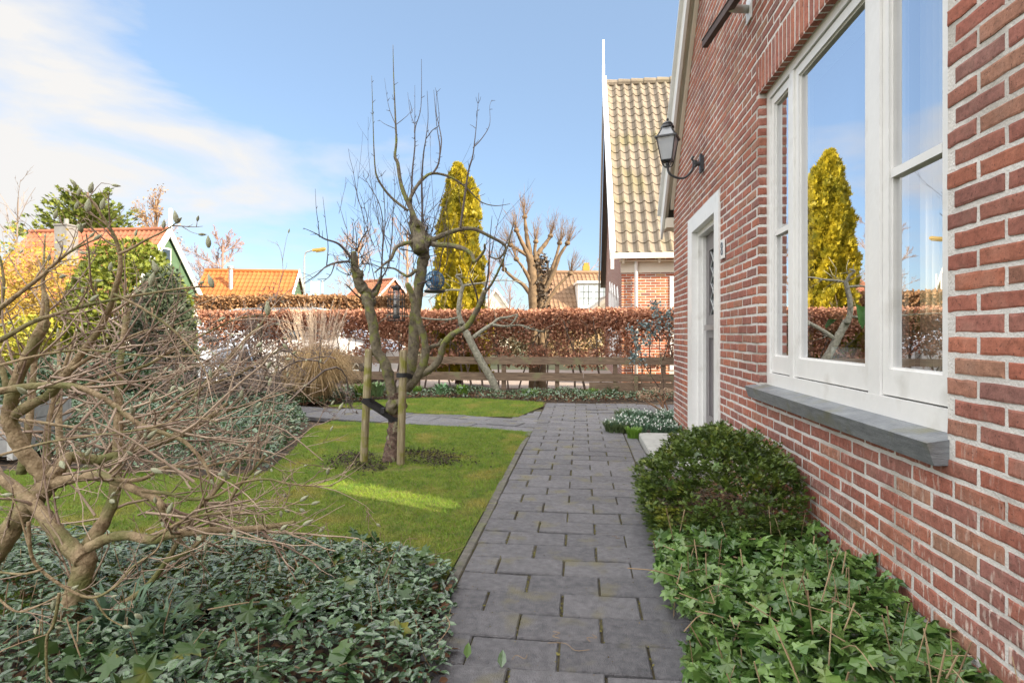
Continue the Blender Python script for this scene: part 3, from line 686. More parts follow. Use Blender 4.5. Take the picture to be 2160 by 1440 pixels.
tag(g.build('door_step', mat('step_concrete', (.30,.30,.28), (.42,.42,.40), 12, bump=.4, bscale=160, rough=.9)), 'pale concrete slab step in front of the recessed front door', 'step')
# house number plate
nc = atX(1527.5, 525, WX); pl = MB(); hw, hh = .055, .075
pl.box((WX-.016, nc.y-hw, nc.z-hh), (WX-.006, nc.y+hw, nc.z+hh)); plate = pl.build('number_plate', M['white'], house)
tx = MB(); rr = .022
for cz in (.026, -.022):
    tx.tube([Vector((WX-.0175, nc.y+rr*math.cos(a), nc.z+cz+rr*1.05*math.sin(a))) for a in np.linspace(0, 2*math.pi, 21)], .005, 5)
part(tx, 'numeral', mat('numeral', (.10,.12,.16), None, rough=.4), plate)
# bracket with metal channel high on the wall
fc = atX(1582, 20, WX); br = thing('wall_bracket', 'dark metal channel on galvanised pipe arm above the window', 'bracket', (WX, fc.y, fc.z))
b = MB(); b.obox(fc+Vector((-.006,0,0)), (.01,0,0), (0,.11,0), (0,0,.16)); part(b, 'flange', M['white'], br)
e1 = fc+Vector((-.13,.0,.02)); b = MB(); b.tube([fc, fc+Vector((-.1,0,.01)), e1], .026, 12); part(b, 'pipe_arm', M['galv'], br, smooth=True)
cdir = Vector((-.12,.985,.0)); b = MB(); ca, cb = e1-cdir*1.2, e1+cdir*.50
b.bar(ca, cb, .042, .05); b.bar(ca+Vector((0,0,.029)), cb+Vector((0,0,.029)), .052, .006); part(b, 'channel', mat('rusty_channel', (.05,.032,.03), (.10,.07,.065), 12, rough=.7), br)

# lantern
lb = atX(1483, 345, WX); lp = Vector((0,0,0)); lx = .80
lt = thing('wall_lantern', 'black four-sided coach lantern on a curved arm on brick wall', 'lantern', (WX, lb.y, lb.z))
b = MB(); b.obox(lb+Vector((-.008,0,0)), (.016,0,0), (0,.075,0), (0,0,.13)); b.obox(lb+Vector((-.02,0,0)), (.02,0,0), (0,.05,0), (0,0,.17))
b.tube([lb+Vector((-.02,0,0)), lb+Vector((-.085,0,.0))], .022, 10); b.tube([lb+Vector((-.075,0,-.03)), lb+Vector((-.075,0,.03))], .02, 10)
b.tube(smoothline([lb+Vector((-.075,0,.02)), lb+Vector((-.10,0,.045)), lb+Vector((-.085,0,.07))]), .010, 8)
part(b, 'wall_mount', M['metal_black'], lt)
lc = Vector((lx, lb.y, lb.z))
b = MB(); b.tube(smoothline([lb+Vector((-.08,0,-.01)), lb+Vector((-.105,0,-.07)), lb+Vector((-.165,0,-.125)), Vector((lx+.09,lb.y,lb.z-.125)), Vector((lx+.02,lb.y,lb.z-.085)), Vector((lx,lb.y,lb.z-.02)), Vector((lx,lb.y,lb.z+.03))], 6), .0105, 10)
b.lathe((lx,lb.y,lb.z-.01), [(0.011,0),(.018,.01),(.018,.03),(.011,.04)], 12); part(b, 'arm', M['metal_black'], lt, smooth=True)
fm = MB(); gp = MB(); z0, z1, z2 = lb.z+.035, lb.z+.245, lb.z+.345
hb_, ht_, hc_ = .052, .090, .040
ca = R(45-20)
def cn(h, z, i):
    a = math.pi/2*i + ca + math.pi/4*0; return Vector((lx + h*1.3*math.cos(a), lb.y + h*1.3*math.sin(a), z))
for i in range(4):
    fm.tube([cn(hb_,z0,i), cn(ht_,z1,i)], .006, 5); fm.tube([cn(hb_,z0,i), cn(hb_,z0,i+1)], .007, 5); fm.tube([cn(ht_,z1,i), cn(hc_,z2,i)], .006, 5); fm.tube([cn(hc_,z2,i), cn(hc_,z2,i+1)], .006, 5)
    a_, b2 = cn(ht_*1.13,z1,i), cn(ht_*1.13,z1,i+1); fm.bar(a_, b2, .012, .016)
    fm.tube(smoothline([cn(hb_,z0,i), cn(hb_*.7,z0-.045,i), Vector((lx,lb.y,z0-.06))]), .005, 5)
    for (h0,h1,za,zb) in ((hb_,ht_,z0,z1),(ht_,hc_,z1,z2)):
        v = [cn(h0*.98,za,i),cn(h0*.98,za,i+1),cn(h1*.98,zb,i+1),cn(h1*.98,zb,i)]; gp.addnp([tuple(q_) for q_ in v], [(0,1,2,3)])
fm.lathe((lx,lb.y,z2-.004), [(.062,0),(.058,.014),(.045,.03),(.05,.034),(.036,.05),(.015,.06),(.008,.066),(.013,.078),(.008,.09),(0,.094)], 16)
fm.lathe((lx,lb.y,z0-.012), [(0,0),(.04,0),(.05,.01),(0,.012)], 12)
part(fm, 'cage', M['metal_black'], lt)
fg = bpy.data.materials.new('frosted_glass'); fg.use_nodes = True; pb = fg.node_tree.nodes['Principled BSDF']; pb.inputs['Base Color'].default_value = (.42,.45,.49,1); pb.inputs['Roughness'].default_value = .25; pb.inputs['Alpha'].default_value = .72
part(gp, 'glass', fg, lt)
bb = MB(); bb.lathe((lx,lb.y,z0+.01), [(.018,0),(.02,.04),(.026,.07),(.022,.12),(0,.14)], 12); part(bb, 'bulb', mat('bulb', (.5,.5,.48), None, rough=.3), lt, smooth=True)

# ------------------------------------------------------------------ neighbour's house
tile_m = mat('sand_tile', (.125,.102,.076), (.225,.188,.145), 3, isl=.0, bump=.5, bscale=40, rough=.85, c3=(.15,.13,.07), c3scale=1.2, c3lo=.5, c3hi=.7)
def pantiles(mb, A, B, up, width, n_rows, row, proud=.035, pitch=.2, seg=6):
    """rows of S-shaped tiles: A->B is the eave line, up = unit vector up the slope"""
    A, B, up = Vector(A), Vector(B), Vector(up); ex = (B-A).normalized(); nrm = ex.cross(up).normalized(); nrm = -nrm if nrm.z < 0 else nrm
    nc_ = int((B-A).length/pitch*seg)+1; us = np.arange(nc_+1)*(pitch/seg); us = us[us <= (B-A).length+1e-6]
    ph = (us/pitch) % 1.0
    prof = np.where(ph < .45, np.sin(ph/.45*math.pi)*proud, -np.sin((ph-.45)/.55*math.pi)*proud*.28)
    for r in range(n_rows):
        jz = rnd.uniform(-.003,.003); V = []
        for (t, dz) in ((r*row-.02, .014), (r*row-.02, .032), (r*row+row-.018, .012)):
            for u_, p_ in zip(us, prof): q_ = A+ex*u_+up*t+nrm*(p_+dz+jz); V.append((q_.x, q_.y, q_.z))
        k = len(us); mb.addnp(V, [(i*k+j, i*k+j+1, (i+1)*k+j+1, (i+1)*k+j) for i in range(2) for j in range(k-1)])
NY = 13.55; NX = atY(1311, 600, NY).x; ND = 9.0; NE = 3.02
nb = thing('brick_house', 'neighbouring brick house with steep sand-coloured tile roof and white spike finial', 'house', (NX, NY, 0))
b = MB(); exn, eyn = Vector((1,0,0)), Vector((0,0,1))
wdx = atY(1412.5, 600, NY).x-NX
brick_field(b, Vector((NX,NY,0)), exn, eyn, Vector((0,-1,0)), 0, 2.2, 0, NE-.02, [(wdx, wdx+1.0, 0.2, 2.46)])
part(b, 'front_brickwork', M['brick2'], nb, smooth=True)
b = MB(); b.addnp([(NX+.001,NY+.0045,-.1),(NX+8,NY+.0045,-.1),(NX+8,NY+.0045,NE+.1),(NX+.001,NY+.0045,NE+.1)], [(0,1,2,3)]); part(b, 'mortar_bed', mat('pale_mortar', (.55,.52,.47), (.66,.62,.56), 10, rough=.95), nb)
RDG = NE+.1+1.24*ND/2
# side gable (brick texture as geometry relief would be wasted edge-on)
def brick_tex(name, c1, c2, mo_, scale=1.0):
    m = bpy.data.materials.new(name); m.use_nodes = True; t = m.node_tree; L = t.links; bs = t.nodes['Principled BSDF']; bs.inputs['Roughness'].default_value = .9
    co = t.nodes.new('ShaderNodeTexCoord'); sp = t.nodes.new('ShaderNodeSeparateXYZ'); cb = t.nodes.new('ShaderNodeCombineXYZ'); L.new(co.outputs['Object'], sp.inputs[0])
    ad = t.nodes.new('ShaderNodeMath'); L.new(sp.outputs['X'], ad.inputs[0]); L.new(sp.outputs['Y'], ad.inputs[1]); L.new(ad.outputs[0], cb.inputs[0]); L.new(sp.outputs['Z'], cb.inputs[1])
    bt = t.nodes.new('ShaderNodeTexBrick'); bt.inputs['Color1'].default_value = (*c1,1); bt.inputs['Color2'].default_value = (*c2,1); bt.inputs['Mortar'].default_value = (*mo_,1)
    bt.inputs['Scale'].default_value = 1; bt.inputs['Brick Width'].default_value = .22*scale; bt.inputs['Row Height'].default_value = .0625*scale; bt.inputs['Mortar Size'].default_value = .007*scale
    L.new(cb.outputs[0], bt.inputs['Vector']); L.new(bt.outputs['Color'], bs.inputs['Base Color'])
    bu = t.nodes.new('ShaderNodeBump'); bu.inputs['Distance'].default_value = -.01; bu.inputs['Strength'].default_value = .8; L.new(bt.outputs['Fac'], bu.inputs['Height']); L.new(bu.outputs[0], bs.inputs['Normal']); return m
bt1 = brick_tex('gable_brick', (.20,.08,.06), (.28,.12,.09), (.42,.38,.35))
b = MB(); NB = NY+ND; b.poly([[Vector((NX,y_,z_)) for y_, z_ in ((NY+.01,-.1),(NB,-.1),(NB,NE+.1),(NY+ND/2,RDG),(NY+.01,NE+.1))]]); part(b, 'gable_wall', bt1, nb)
wn = MB()
for k in range(4):
    yy = NY+.9+k*1.25; z1 = 2.35-.0*k; pts = [Vector((NX-.012,yy,.3)), Vector((NX-.012,yy,2.0+.15*k)), Vector((NX-.012,yy+.35,2.3+.15*k)), Vector((NX-.012,yy+.7,2.0+.15*k)), Vector((NX-.012,yy+.7,.3))]
    wn.tube(pts, .028, 4)
part(wn, 'arched_window_frame', M['white'], nb)
ov = .24; xg = NX-ov
pit = math.atan(1.25); upv = Vector((0, math.cos(pit), math.sin(pit))); eY = NY-.20; eZ = NE+.13-.20*1.19-.07
slope_len = (ND/2+.20)/math.cos(pit)
# horizontal gutter line and roof plane
e0 = Vector((xg+.06, eY, eZ+.1)); b = MB(); row = .355; nr = int(slope_len/row)
pantiles(b, e0, e0+Vector((4.2,0,0)), upv, 4.2, nr, row, .06, .245, 8)
ridge = e0+upv*(nr*row); 
roof_n = part(b, 'roof', tile_m, nb, smooth=False)
b = MB()
b.addnp([tuple(e0-Vector((0,-.02,.05))), tuple(e0+Vector((8,.02,-.05))), tuple(ridge+Vector((8,0,-.05))), tuple(ridge+Vector((0,0,-.05)))], [(0,1,2,3)])
back_e = Vector((ridge.x, ridge.y+(ridge.y-e0.y), e0.z)); b.addnp([tuple(ridge+Vector((0,.01,-.05))), tuple(ridge+Vector((8,.01,-.05))), tuple(back_e+Vector((8,0,-.05))), tuple(back_e+Vector((0,0,-.05)))], [(0,1,2,3)])
part(b, 'roof_deck', M['taupe'], nb)
b = MB(); x = ridge.x
while x < ridge.x+4.3:
    b.lathe((0,0,0), [(0,0)], 3) if False else None
    b.tube([Vector((x,ridge.y,ridge.z+.03)), Vector((x+.40,ridge.y,ridge.z+.015))], [.13,.115], 10); x += .385
part(b, 'ridge_tiles', tile_m, roof_n)
# eave box, gutter, brackets, downpipe
b = MB(); gl = e0.z-.0
b.box((xg+.02, eY-.13, gl-.125), (NX+5, eY-.11, gl+.0)); b.box((xg+.02, eY-.11, gl-.125), (xg+.04, eY+.03, gl)); b.box((xg+.045, eY-.109, gl-.115), (NX+5, eY-.0, gl-.095)); part(b, 'gutter', mat('gutter_paint', (.74,.68,.56), (.8,.74,.62), 4, rough=.4), nb)
b = MB(); b.box((NX-.06, eY+.02, gl-.175), (NX+5, NY-.01, gl-.150)); b.box((NX-.02, NY-.03, gl-.42), (NX+5, NY-.002, gl-.176))
for bx in (atY(1315,520,eY).x, atY(1391,520,eY).x): b.box((bx-.03, eY-.02, gl-.19), (bx+.03, eY+.1, gl-.125)); b.box((bx-.02, eY-.01, gl-.22), (bx+.02, eY+.04, gl-.19))
part(b, 'soffit', M['cream'], nb)
b = MB(); dx_ = atY(1342, 600, NY-.1).x; b.tube([Vector((dx_,NY-.10,gl-.15)), Vector((dx_,NY-.09,gl-.26)), Vector((dx_,NY-.075,gl-.36)), Vector((dx_,NY-.075,-.05))], .040, 14); part(b, 'downpipe', M['white'], nb, smooth=True)
b = MB(); frame(b, NX+wdx+.005, NX+wdx+.9, .3, 2.44, .07, 0, .09); V_ = np.concatenate(b.v); b.v = [np.stack([V_[:,1], NY-.02+V_[:,0], V_[:,2]], -1)]; part(b, 'window_frame', M['white'], nb)
# verge boards on the gable, both slopes, and the finial
def sloped(mb, p, q, hgt, thk, x):
    mb.poly([[Vector((x,p.y,p.z)), Vector((x,p.y,p.z-hgt)), Vector((x,q.y,q.z-hgt)), Vector((x,q.y,q.z))]], thick=(thk,0,0))
pe = Vector((0,eY-.05,e0.z-.05)); pk = Vector((0,ridge.y,ridge.z+.22)); pbk = Vector((0,back_e.y+.1,back_e.z-.12))
b = MB(); sloped(b, pe+Vector((0,0,.28)), pk+Vector((0,0,.06)), .36, .13, xg-.04); b.box((xg-.022, eY-.14, e0.z-.36), (xg+.05, eY-.06, e0.z+.1))
part(b, 'verge_board', M['white'], nb)
b = MB(); sloped(b, pk, pbk+Vector((0,0,.2)), .95, .05, xg-.02); part(b, 'back_verge_board', M['taupe'], nb)
b = MB(); fz = Wz(0,0) if False else 0
ft = atY(1268.5, 86, ridge.y); b.box((xg-.03, ridge.y-.05, pk.z-.9), (xg+.03, ridge.y+.05, ft.z)); b.obox((xg, ridge.y, pk.z+.12), (.075,0,0), (0,.25,0), (0,0,.5)); part(b, 'finial', M['white'], nb)

# ------------------------------------------------------------------ branches
def rdir(d, ang):
    a = Vector((rnd.gauss(0,1), rnd.gauss(0,1), rnd.gauss(0,1))); p = d.cross(a).normalized()
    return (Matrix.Rotation(ang, 3, p) @ d).normalized()
def grow(mb, p, d, L, r, lvl, S, tips=None, k=None):
    """one limb and, recursively, its side shoots.  S: wig, up, n, ang, lr, rr, seg, kmin"""
    n = max(3, int(S.get('seg', 6))); pts = [p.copy()]; rad = [r]; dd = d.normalized(); st = L/n; wig = S['wig']
    curl = rdir(dd, 1.5) if S.get('curl') else None
    for i in range(n):
        dd = rdir(dd, abs(rnd.gauss(0, wig))); dd = (dd + Vector((0,0,S['up'])) ).normalized()
        if curl: 
            dd = (Matrix.Rotation(S['curl']*rnd.choice((1,1,-1)), 3, curl) @ dd).normalized()
            if rnd.random() < .3: curl = rdir(curl, .9)
        p = p + dd*st; pts.append(p.copy()); rad.append(r*(1-.62*(i+1)/n))
    kk = k or (8 if r > .02 else 6 if r > .008 else 4 if r > .003 else 3)
    mb.tube(pts, rad, kk, cap=r > .006)
    if lvl > 0:
        nn = S['n'][-lvl] if isinstance(S['n'], (list, tuple)) else S['n']
        for j in range(nn):
            t = rnd.uniform(S.get('t0', .25), 1.0); i = min(n-1, int(t*n)); f = t*n-i
            q = pts[i].lerp(pts[i+1], f); dv = (pts[i+1]-pts[i]).normalized()
            grow(mb, q, rdir(dv, S['ang']*rnd.uniform(.6,1.3)), L*S['lr']*rnd.uniform(.6,1.2)*(1.1-.4*t), max(S.get('rmin', .0012), rad[i]*S['rr']), lvl-1, S, tips)
    elif tips is not None: tips.append((pts[-1], dd))
    return pts, rad
thin = 1.0
def limb(mb, L, z, dz=0.0, r0=.03, r1=.01, k=8, per=5, knob=0.0):
    """limb traced as (px, py) points at camera depth z .. z+dz, given real thickness and depth"""
    n = len(L); P = [atD(x, y, z + dz*i/(n-1)) for i, (x, y) in enumerate(L)]
    Q = smoothline(P, per); r0, r1 = r0*thin, r1*thin; m = len(Q); rad = [(r0+(r1-r0)*i/(m-1))*(1+rnd.uniform(-.06,.06)+knob*rnd.random()) for i in range(m)]
    if r1 > .015: e = (Q[-1]-Q[-2]).normalized(); Q = Q+[Q[-1]+e*r1*.45, Q[-1]+e*r1*.75]; rad = rad+[r1*.78, r1*.3]
    mb.tube(Q, rad, k); return Q, rad
def spurs(mb, Q, n, L=(.03,.12), r=.003, ang=1.1, up=.1, buds=None):
    for _ in range(n):
        i = rnd.randrange(1, len(Q)-1); d = (Q[i+1]-Q[i-1]).normalized(); e = rdir(d, ang*rnd.uniform(.7,1.2)); l = rnd.uniform(*L)
        a = Q[i]; m_ = a+e*l*.5+Vector((rnd.gauss(0,.1)*l, rnd.gauss(0,.1)*l, up*l)); t_ = a+e*l+Vector((0,0,up*2*l)); mb.tube([a,m_,t_], [r,r*.8,r*.5], 4)
        if buds is not None: buds.append((t_, (t_-m_).normalized()))

# ---------------- staked apple tree
D0 = 5.05
ROUGH = .055
tr = thing('apple_tree', 'gnarled bare apple tree with mossy forked limbs tied between two stakes on the front lawn', 'tree', (TREE.x, TREE.y, 0))
b = MB()
P = [(824,990),(829,955),(833,915),(834,880),(834,850),(832,828)]
Q = smoothline([atD(x, y, D0) for x, y in P], 9); m_ = len(Q); rad = [.093-.035*min(1, i/(m_*.55))+(.02 if i == 0 else 0)+rnd.uniform(-.003,.003) for i in range(m_)]
b.tube(Q, rad, 22)
part(b, 'trunk', M['bark_red'], tr, smooth=True)
bl = MB(); tw = MB(); thin = .86
def AL(L, dz, r0, r1, k=10, sp=0, knob=.12, spl=(.03,.10), mb=None):
    Q_, r_ = limb(mb or (tw if r0 < .0125 else bl), L, D0, dz, r0*(1.15 if r0 < .0125 else 1), r1, k, 5, knob)
    if sp: spurs(tw, Q_, sp, spl, .0028)
    return Q_
AL([(832,850),(822,804),(811,765),(794,738),(789,699),(780,652),(772,625)], -.12, .052, .044, 12, 5)
AL([(776,640),(771,615),(760,603),(754,585),(749,568),(746,534)], -.12, .058, .030, 10, 8, .3)
AL([(772,640),(785,622),(792,618),(800,598),(803,586)], .05, .035, .020, 8, 6)
AL([(834,850),(845,825),(862,795),(872,740),(873,690),(880,630),(888,580),(893,540),(888,505)], .15, .052, .052, 12, 8, .15)
AL([(888,530),(884,500),(880,480),(872,470)], .16, .068, .05, 10, 8, .35)
AL([(893,520),(905,508),(915,512)], .1, .055, .035, 8, 4, .35)
AL([(858,822),(883,790),(897,749),(894,715),(886,685),(878,655),(868,620),(860,600)], -.2, .042, .026, 10, 6)
AL([(897,740),(912,730),(925,726),(932,716)], -.1, .024, .012, 8, 5)
AL([(883,792),(905,780),(925,760),(936,725),(955,705),(985,688),(1000,665),(1013,640),(1022,615)], -.35, .036, .022, 10, 8)
AL([(1020,620),(1036,600),(1052,570),(1064,540),(1078,495),(1084,465)], -.35, .014, .003, 6, 6, .1, (.03,.14))
AL([(1016,632),(1028,590),(1032,540),(1034,500),(1038,455)], -.3, .010, .002, 5, 5, .1, (.03,.10))
AL([(1000,662),(1008,640),(1002,610),(990,585)], -.3, .012, .004, 6, 4)
AL([(910,507),(949,490),(993,482),(1032,498),(1066,520),(1052,545),(1030,540)], .25, .026, .006, 8, 14, .1, (.04,.16))
AL([(1066,516),(1076,495),(1083,470)], .3, .008, .002, 5, 2)
AL([(912,515),(963,520),(993,534),(1002,551),(1021,529),(1022,515)], -.3, .027, .008, 8, 10, .1, (.04,.14))
AL([(873,509),(838,520),(825,545),(812,556),(790,575)], -.2, .022, .006, 8, 10, .1, (.04,.14))
AL([(878,570),(862,582),(850,578),(830,566),(805,566)], .2, .020, .006, 8, 8, .1, (.04,.12))
AL([(882,478),(863,432),(854,412),(845,385),(839,345),(833,330),(836,300),(835,270),(833,225),(830,150),(829,95)], .1, .028, .0022, 8, 22, .05, (.015,.05))
AL([(863,423),(877,396),(895,375),(912,366),(940,370),(968,384),(990,402),(1015,426),(1045,434),(1076,430)], .35, .020, .0025, 8, 18, .05, (.03,.16))
AL([(912,367),(925,345),(928,310),(922,270),(915,190)], .3, .010, .0018, 5, 8, .05, (.02,.07))
AL([(925,345),(931,300),(927,270),(920,235),(921,190)], .35, .007, .0015, 5, 4, .05, (.02,.07))
AL([(861,445),(827,418),(804,390),(793,365),(789,320),(787,260),(784,160)], -.2, .015, .0018, 6, 16, .05, (.015,.05))
AL([(866,470),(868,410),(870,360),(875,310),(876,270),(888,225),(889,125)], .2, .010, .0018, 6, 14, .05, (.015,.05))
AL([(877,268),(866,240),(860,195)], .2, .004, .0012, 4, 3, .05, (.02,.04))
AL([(874,280),(875,250),(875,180)], .22, .004, .0012, 4, 3, .05, (.02,.04))
AL([(892,470),(890,420),(890,370),(894,320),(898,295),(903,250),(901,192)], -.1, .010, .0016, 6, 10, .05, (.015,.05))
AL([(898,294),(912,275),(926,262),(923,210),(918,185)], -.12, .005, .0013, 4, 4, .05, (.02,.04))
AL([(971,480),(979,423),(988,362),(997,330),(1001,300),(1005,262),(1010,196)], .3, .011, .0016, 6, 12, .05, (.02,.07))
AL([(998,312),(1018,290),(1033,262),(1033,225),(1038,210)], .3, .005, .0012, 4, 3, .05, (.02,.04))
AL([(834,262),(820,225),(811,165)], .1, .004, .0012, 4, 4, .05, (.02,.04))
AL([(837,262),(858,245),(873,228)], .1, .003, .001, 4, 1); AL([(835,272),(812,262),(800,253)], .1, .003, .001, 4, 1)
AL([(738,551),(710,554),(688,562),(665,582),(640,598)], -.2, .012, .003, 6, 6, .05, (.03,.12))
AL([(706,555),(697,580),(678,596)], -.2, .006, .002, 5, 3)
AL([(740,543),(715,515),(685,504),(665,492),(640,481)], -.25, .012, .002, 6, 6, .05, (.02,.08))
AL([(674,500),(671,470),(667,440),(665,398)], -.22, .004, .0012, 4, 3, .05, (.02,.04)); AL([(689,560),(692,520),(687,470),(681,415)], -.22, .005, .0012, 4, 3, .05, (.02,.04))
AL([(752,530),(762,505),(776,480),(770,440),(758,405)], -.15, .007, .0014, 5, 8, .05, (.02,.08)); AL([(750,535),(752,500),(745,460)], -.1, .005, .0012, 4, 5)
AL([(782,618),(802,590),(818,562),(826,507),(829,451),(833,400),(830,360)], .1, .010, .0014, 6, 10, .05, (.03,.08))
AL([(803,590),(806,540),(808,480),(800,430),(775,385),(765,370)], .15, .009, .0014, 5, 8, .05, (.03,.09))
AL([(806,520),(812,470),(809,400),(803,360)], .15, .006, .0012, 5, 5, .05, (.02,.08))
AL([(768,635),(752,622),(735,605),(727,598)], -.2, .009, .003, 5, 2)
AL([(773,600),(750,575),(742,560),(741,520)], -.2, .008, .002, 5, 3)
Q_ = AL([(880,600),(905,590),(925,570),(930,545),(940,500),(935,470)], .3, .010, .002, 6, 6, .05, (.03,.1))
for (kx, ky, kr, nn_) in ((884,502,.058,4),(891,535,.050,3),(755,590,.036,2),(776,634,.046,3),(870,655,.032,1),(834,850,.055,2)):   # swollen pruning burrs
    for _ in range(nn_):
        ROUGH = .16; c_ = atD(kx+rnd.gauss(0,4), ky+rnd.gauss(0,9), D0+rnd.uniform(-.02,.10)+(.08 if kx > 860 else -.08)); q_, nr_ = c_, rnd.uniform(.75,1.05)*kr
        p0_ = rdir(Vector((0,0,1)), rnd.uniform(0,1.5)); bl.tube([c_+p0_*nr_*1.3*t_ for t_ in (-1,-.8,-.5,-.2,.1,.4,.7,.9,1)], [nr_*v_ for v_ in (.2,.5,.8,.95,1,.9,.75,.5,.2)], 12); ROUGH = .055
for _ in range(60):     # short knobbly fruiting twigs round the two burrs
    cpt = atD(rnd.gauss(887,14), rnd.gauss(508,18), D0+rnd.uniform(0,.25)); d = Vector((rnd.gauss(0,1), rnd.gauss(0,1), rnd.gauss(.5,.8))).normalized()
    grow(tw, cpt, d, rnd.uniform(.06,.30), rnd.uniform(.003,.007), 1, dict(wig=.25, up=.12, n=2, ang=.8, lr=.5, rr=.6, seg=4))
for _ in range(70):    # thin upright water shoots through the crown
    x_ = rnd.choice((rnd.gauss(885,30), rnd.gauss(800,45), rnd.gauss(970,60))); y_ = rnd.uniform(430,600); cpt = atD(x_, y_, D0+rnd.uniform(-.3,.4))
    grow(tw, cpt, Vector((rnd.gauss(0,.35), rnd.gauss(0,.35), 1)).normalized(), rnd.uniform(.25,.75), rnd.uniform(.0022,.0042), 1, dict(wig=.10, up=.06, n=3, ang=.7, lr=.35, rr=.6, seg=6))
for _ in range(30):
    cpt = atD(rnd.gauss(752,10), rnd.gauss(560,22), D0-.1); d = Vector((rnd.gauss(0,1), rnd.gauss(0,1), rnd.gauss(.5,.8))).normalized()
    grow(tw, cpt, d, rnd.uniform(.06,.22), rnd.uniform(.003,.006), 1, dict(wig=.25, up=.12, n=2, ang=.8, lr=.5, rr=.6, seg=4))
thin = 1.0
part(bl, 'limbs', M['bark_apple'], tr, smooth=True); part(tw, 'twigs', M['twig_dark'], tr)

# mulch ring and stakes
ROUGH = 0.0
for (px, pt, pb, lb_) in ((776, 736, 985, 'round mossy wooden stake left of the apple trunk, with slanting strap'), (849, 738, 978, 'round pale wooden stake right of the apple trunk, in front of it')):
    dd = D0-.08 if px < 800 else D0-.13
    bt = atD(px-(5 if px < 800 else -0)-4, pb, dd); tp = atD(px+2, pt, dd)
    dd2 = (bt-O).dot(FW); bt.z = 0
    b = MB(); ax = (tp-bt)
    b.tube([bt-ax*.05, bt+ax*.3, bt+ax*.6, bt+ax*.985, tp], [.034,.033,.033,.032,.027], 16)
    tag(b.build('tree_stake', M['stake'], smooth=False), lb_, 'stake', 'stakes beside the apple tree')
rub = mat('rubber_strap', (.012,.012,.015), (.035,.033,.036), 20, rough=.55)
b = MB(); A = atD(768, 842, D0-.12); B_ = atD(834, 884, D0-.02)
def strap(mb, a, bq, wd, off): mb.bar(a+Vector(off), bq+Vector(off), .006, wd, up=(0,0,1))
strap(b, A, B_, .042, (0,-.045,0)); strap(b, A+Vector((0,.085,0)), B_+Vector((0,.1,0)), .042, (0,-.02,0))
s0 = atD(776, 846, D0-.08); b.lathe((s0.x-.004, s0.y, s0.z-.012), [(.036,0),(.040,0),(.040,.042),(.036,.042)], 18)
m0 = atD(808, 866, D0-.1); b.obox(m0, RT*.03, Vector((0,.03,0)), Vector((0,0,.045)))
e0_ = atD(834, 884, D0); b.lathe((e0_.x, e0_.y, e0_.z-.02), [(.058,0),(.062,0),(.062,.042),(.058,.042)], 18)
tag(b.build('tie_strap', rub), 'black rubber strap slanting from left stake to apple trunk', 'strap', 'straps tying the apple tree')
b = MB(); s1 = atD(849, 791, D0-.13); b.lathe((s1.x, s1.y, s1.z-.016), [(.034,0),(.040,.0),(.041,.036),(.034,.036)], 18)
b.bar(s1+Vector((.02,-.03,0)), atD(872, 795, D0-.02), .006, .034); b.bar(s1+Vector((.02,.04,.0)), atD(872, 793, D0+.06), .006, .034); b.obox(s1+RT*(-.028)+Vector((0,-.01,0)), RT*.03, Vector((0,.04,0)), Vector((0,0,.038)))
tag(b.build('tie_strap', rub), 'black rubber strap looped round the top of the right stake', 'strap', 'straps tying the apple tree')
b = MB(); n = 3800; a = rng.uniform(0, 2*math.pi, n); r_ = np.abs(rng.normal(.33, .10, n)); kk = (np.sin(a*2+.6) > -.7)
pos = np.stack([TREE.x+1.35*r_*np.cos(a), TREE.y+.05+r_*np.sin(a), .016+rng.uniform(0,.014,n)], -1)[kk]; X_,Y_,Z_ = frames(len(pos), .6)
b.scatter(*SMALL, pos, X_, Y_, Z_, rng.uniform(.008,.03,len(pos)))
tag(b.build('mulch', mat('mulch', (.02,.016,.013), (.075,.055,.04), 20, isl=.7, rough=1)), 'dark crumbly mulch in a broken ring around the apple trunk', 'mulch', kind='stuff')

# bird feeders hanging in the tree
fp = atD(836, 602, D0-.1); fd = thing('bird_feeder', 'caged tube seed feeder hanging left of the middle limb', 'bird feeder', fp)
b = MB(); hcg, rcg = .30, .072; zt_ = fp.z
for i in range(12):
    a = 2*math.pi*i/12; q = lambda r, z: Vector((fp.x+r*math.cos(a), fp.y+r*math.sin(a), z)); b.tube([q(.03,zt_), q(.055,zt_-.012), q(rcg,zt_-.06), q(rcg,zt_-hcg)], .0026, 4)
for z in (.06,.12,.18,.24,.30): b.tube([Vector((fp.x+rcg*math.cos(t), fp.y+rcg*math.sin(t), zt_-z)) for t in np.linspace(0, 2*math.pi, 25)], .0026, 4)
part(b, 'wire_cage', M['metal_black'], fd)
b = MB(); b.lathe((fp.x,fp.y,zt_-.025), [(0,.03),(.01,.03),(.014,.018),(.04,.012),(.042,0),(.03,-.004),(.03,-.02)], 18); b.tube([fp, fp+Vector((0,0,.1))], .0015, 4); part(b, 'lid', M['metal_black'], fd, smooth=True)
b = MB(); b.lathe((fp.x,fp.y,zt_-.25), [(.028,0),(.028,.22)], 18); part(b, 'tube', glass_mat('feeder_tube', (.8,.82,.85), .15, .7, .1), fd, smooth=True)
b = MB(); b.lathe((fp.x,fp.y,zt_-.25), [(0,.0),(.025,.0),(.025,.12),(0,.12)], 14); part(b, 'seed', mat('seed', (.22,.16,.10), (.40,.32,.22), 120, rough=1), fd)
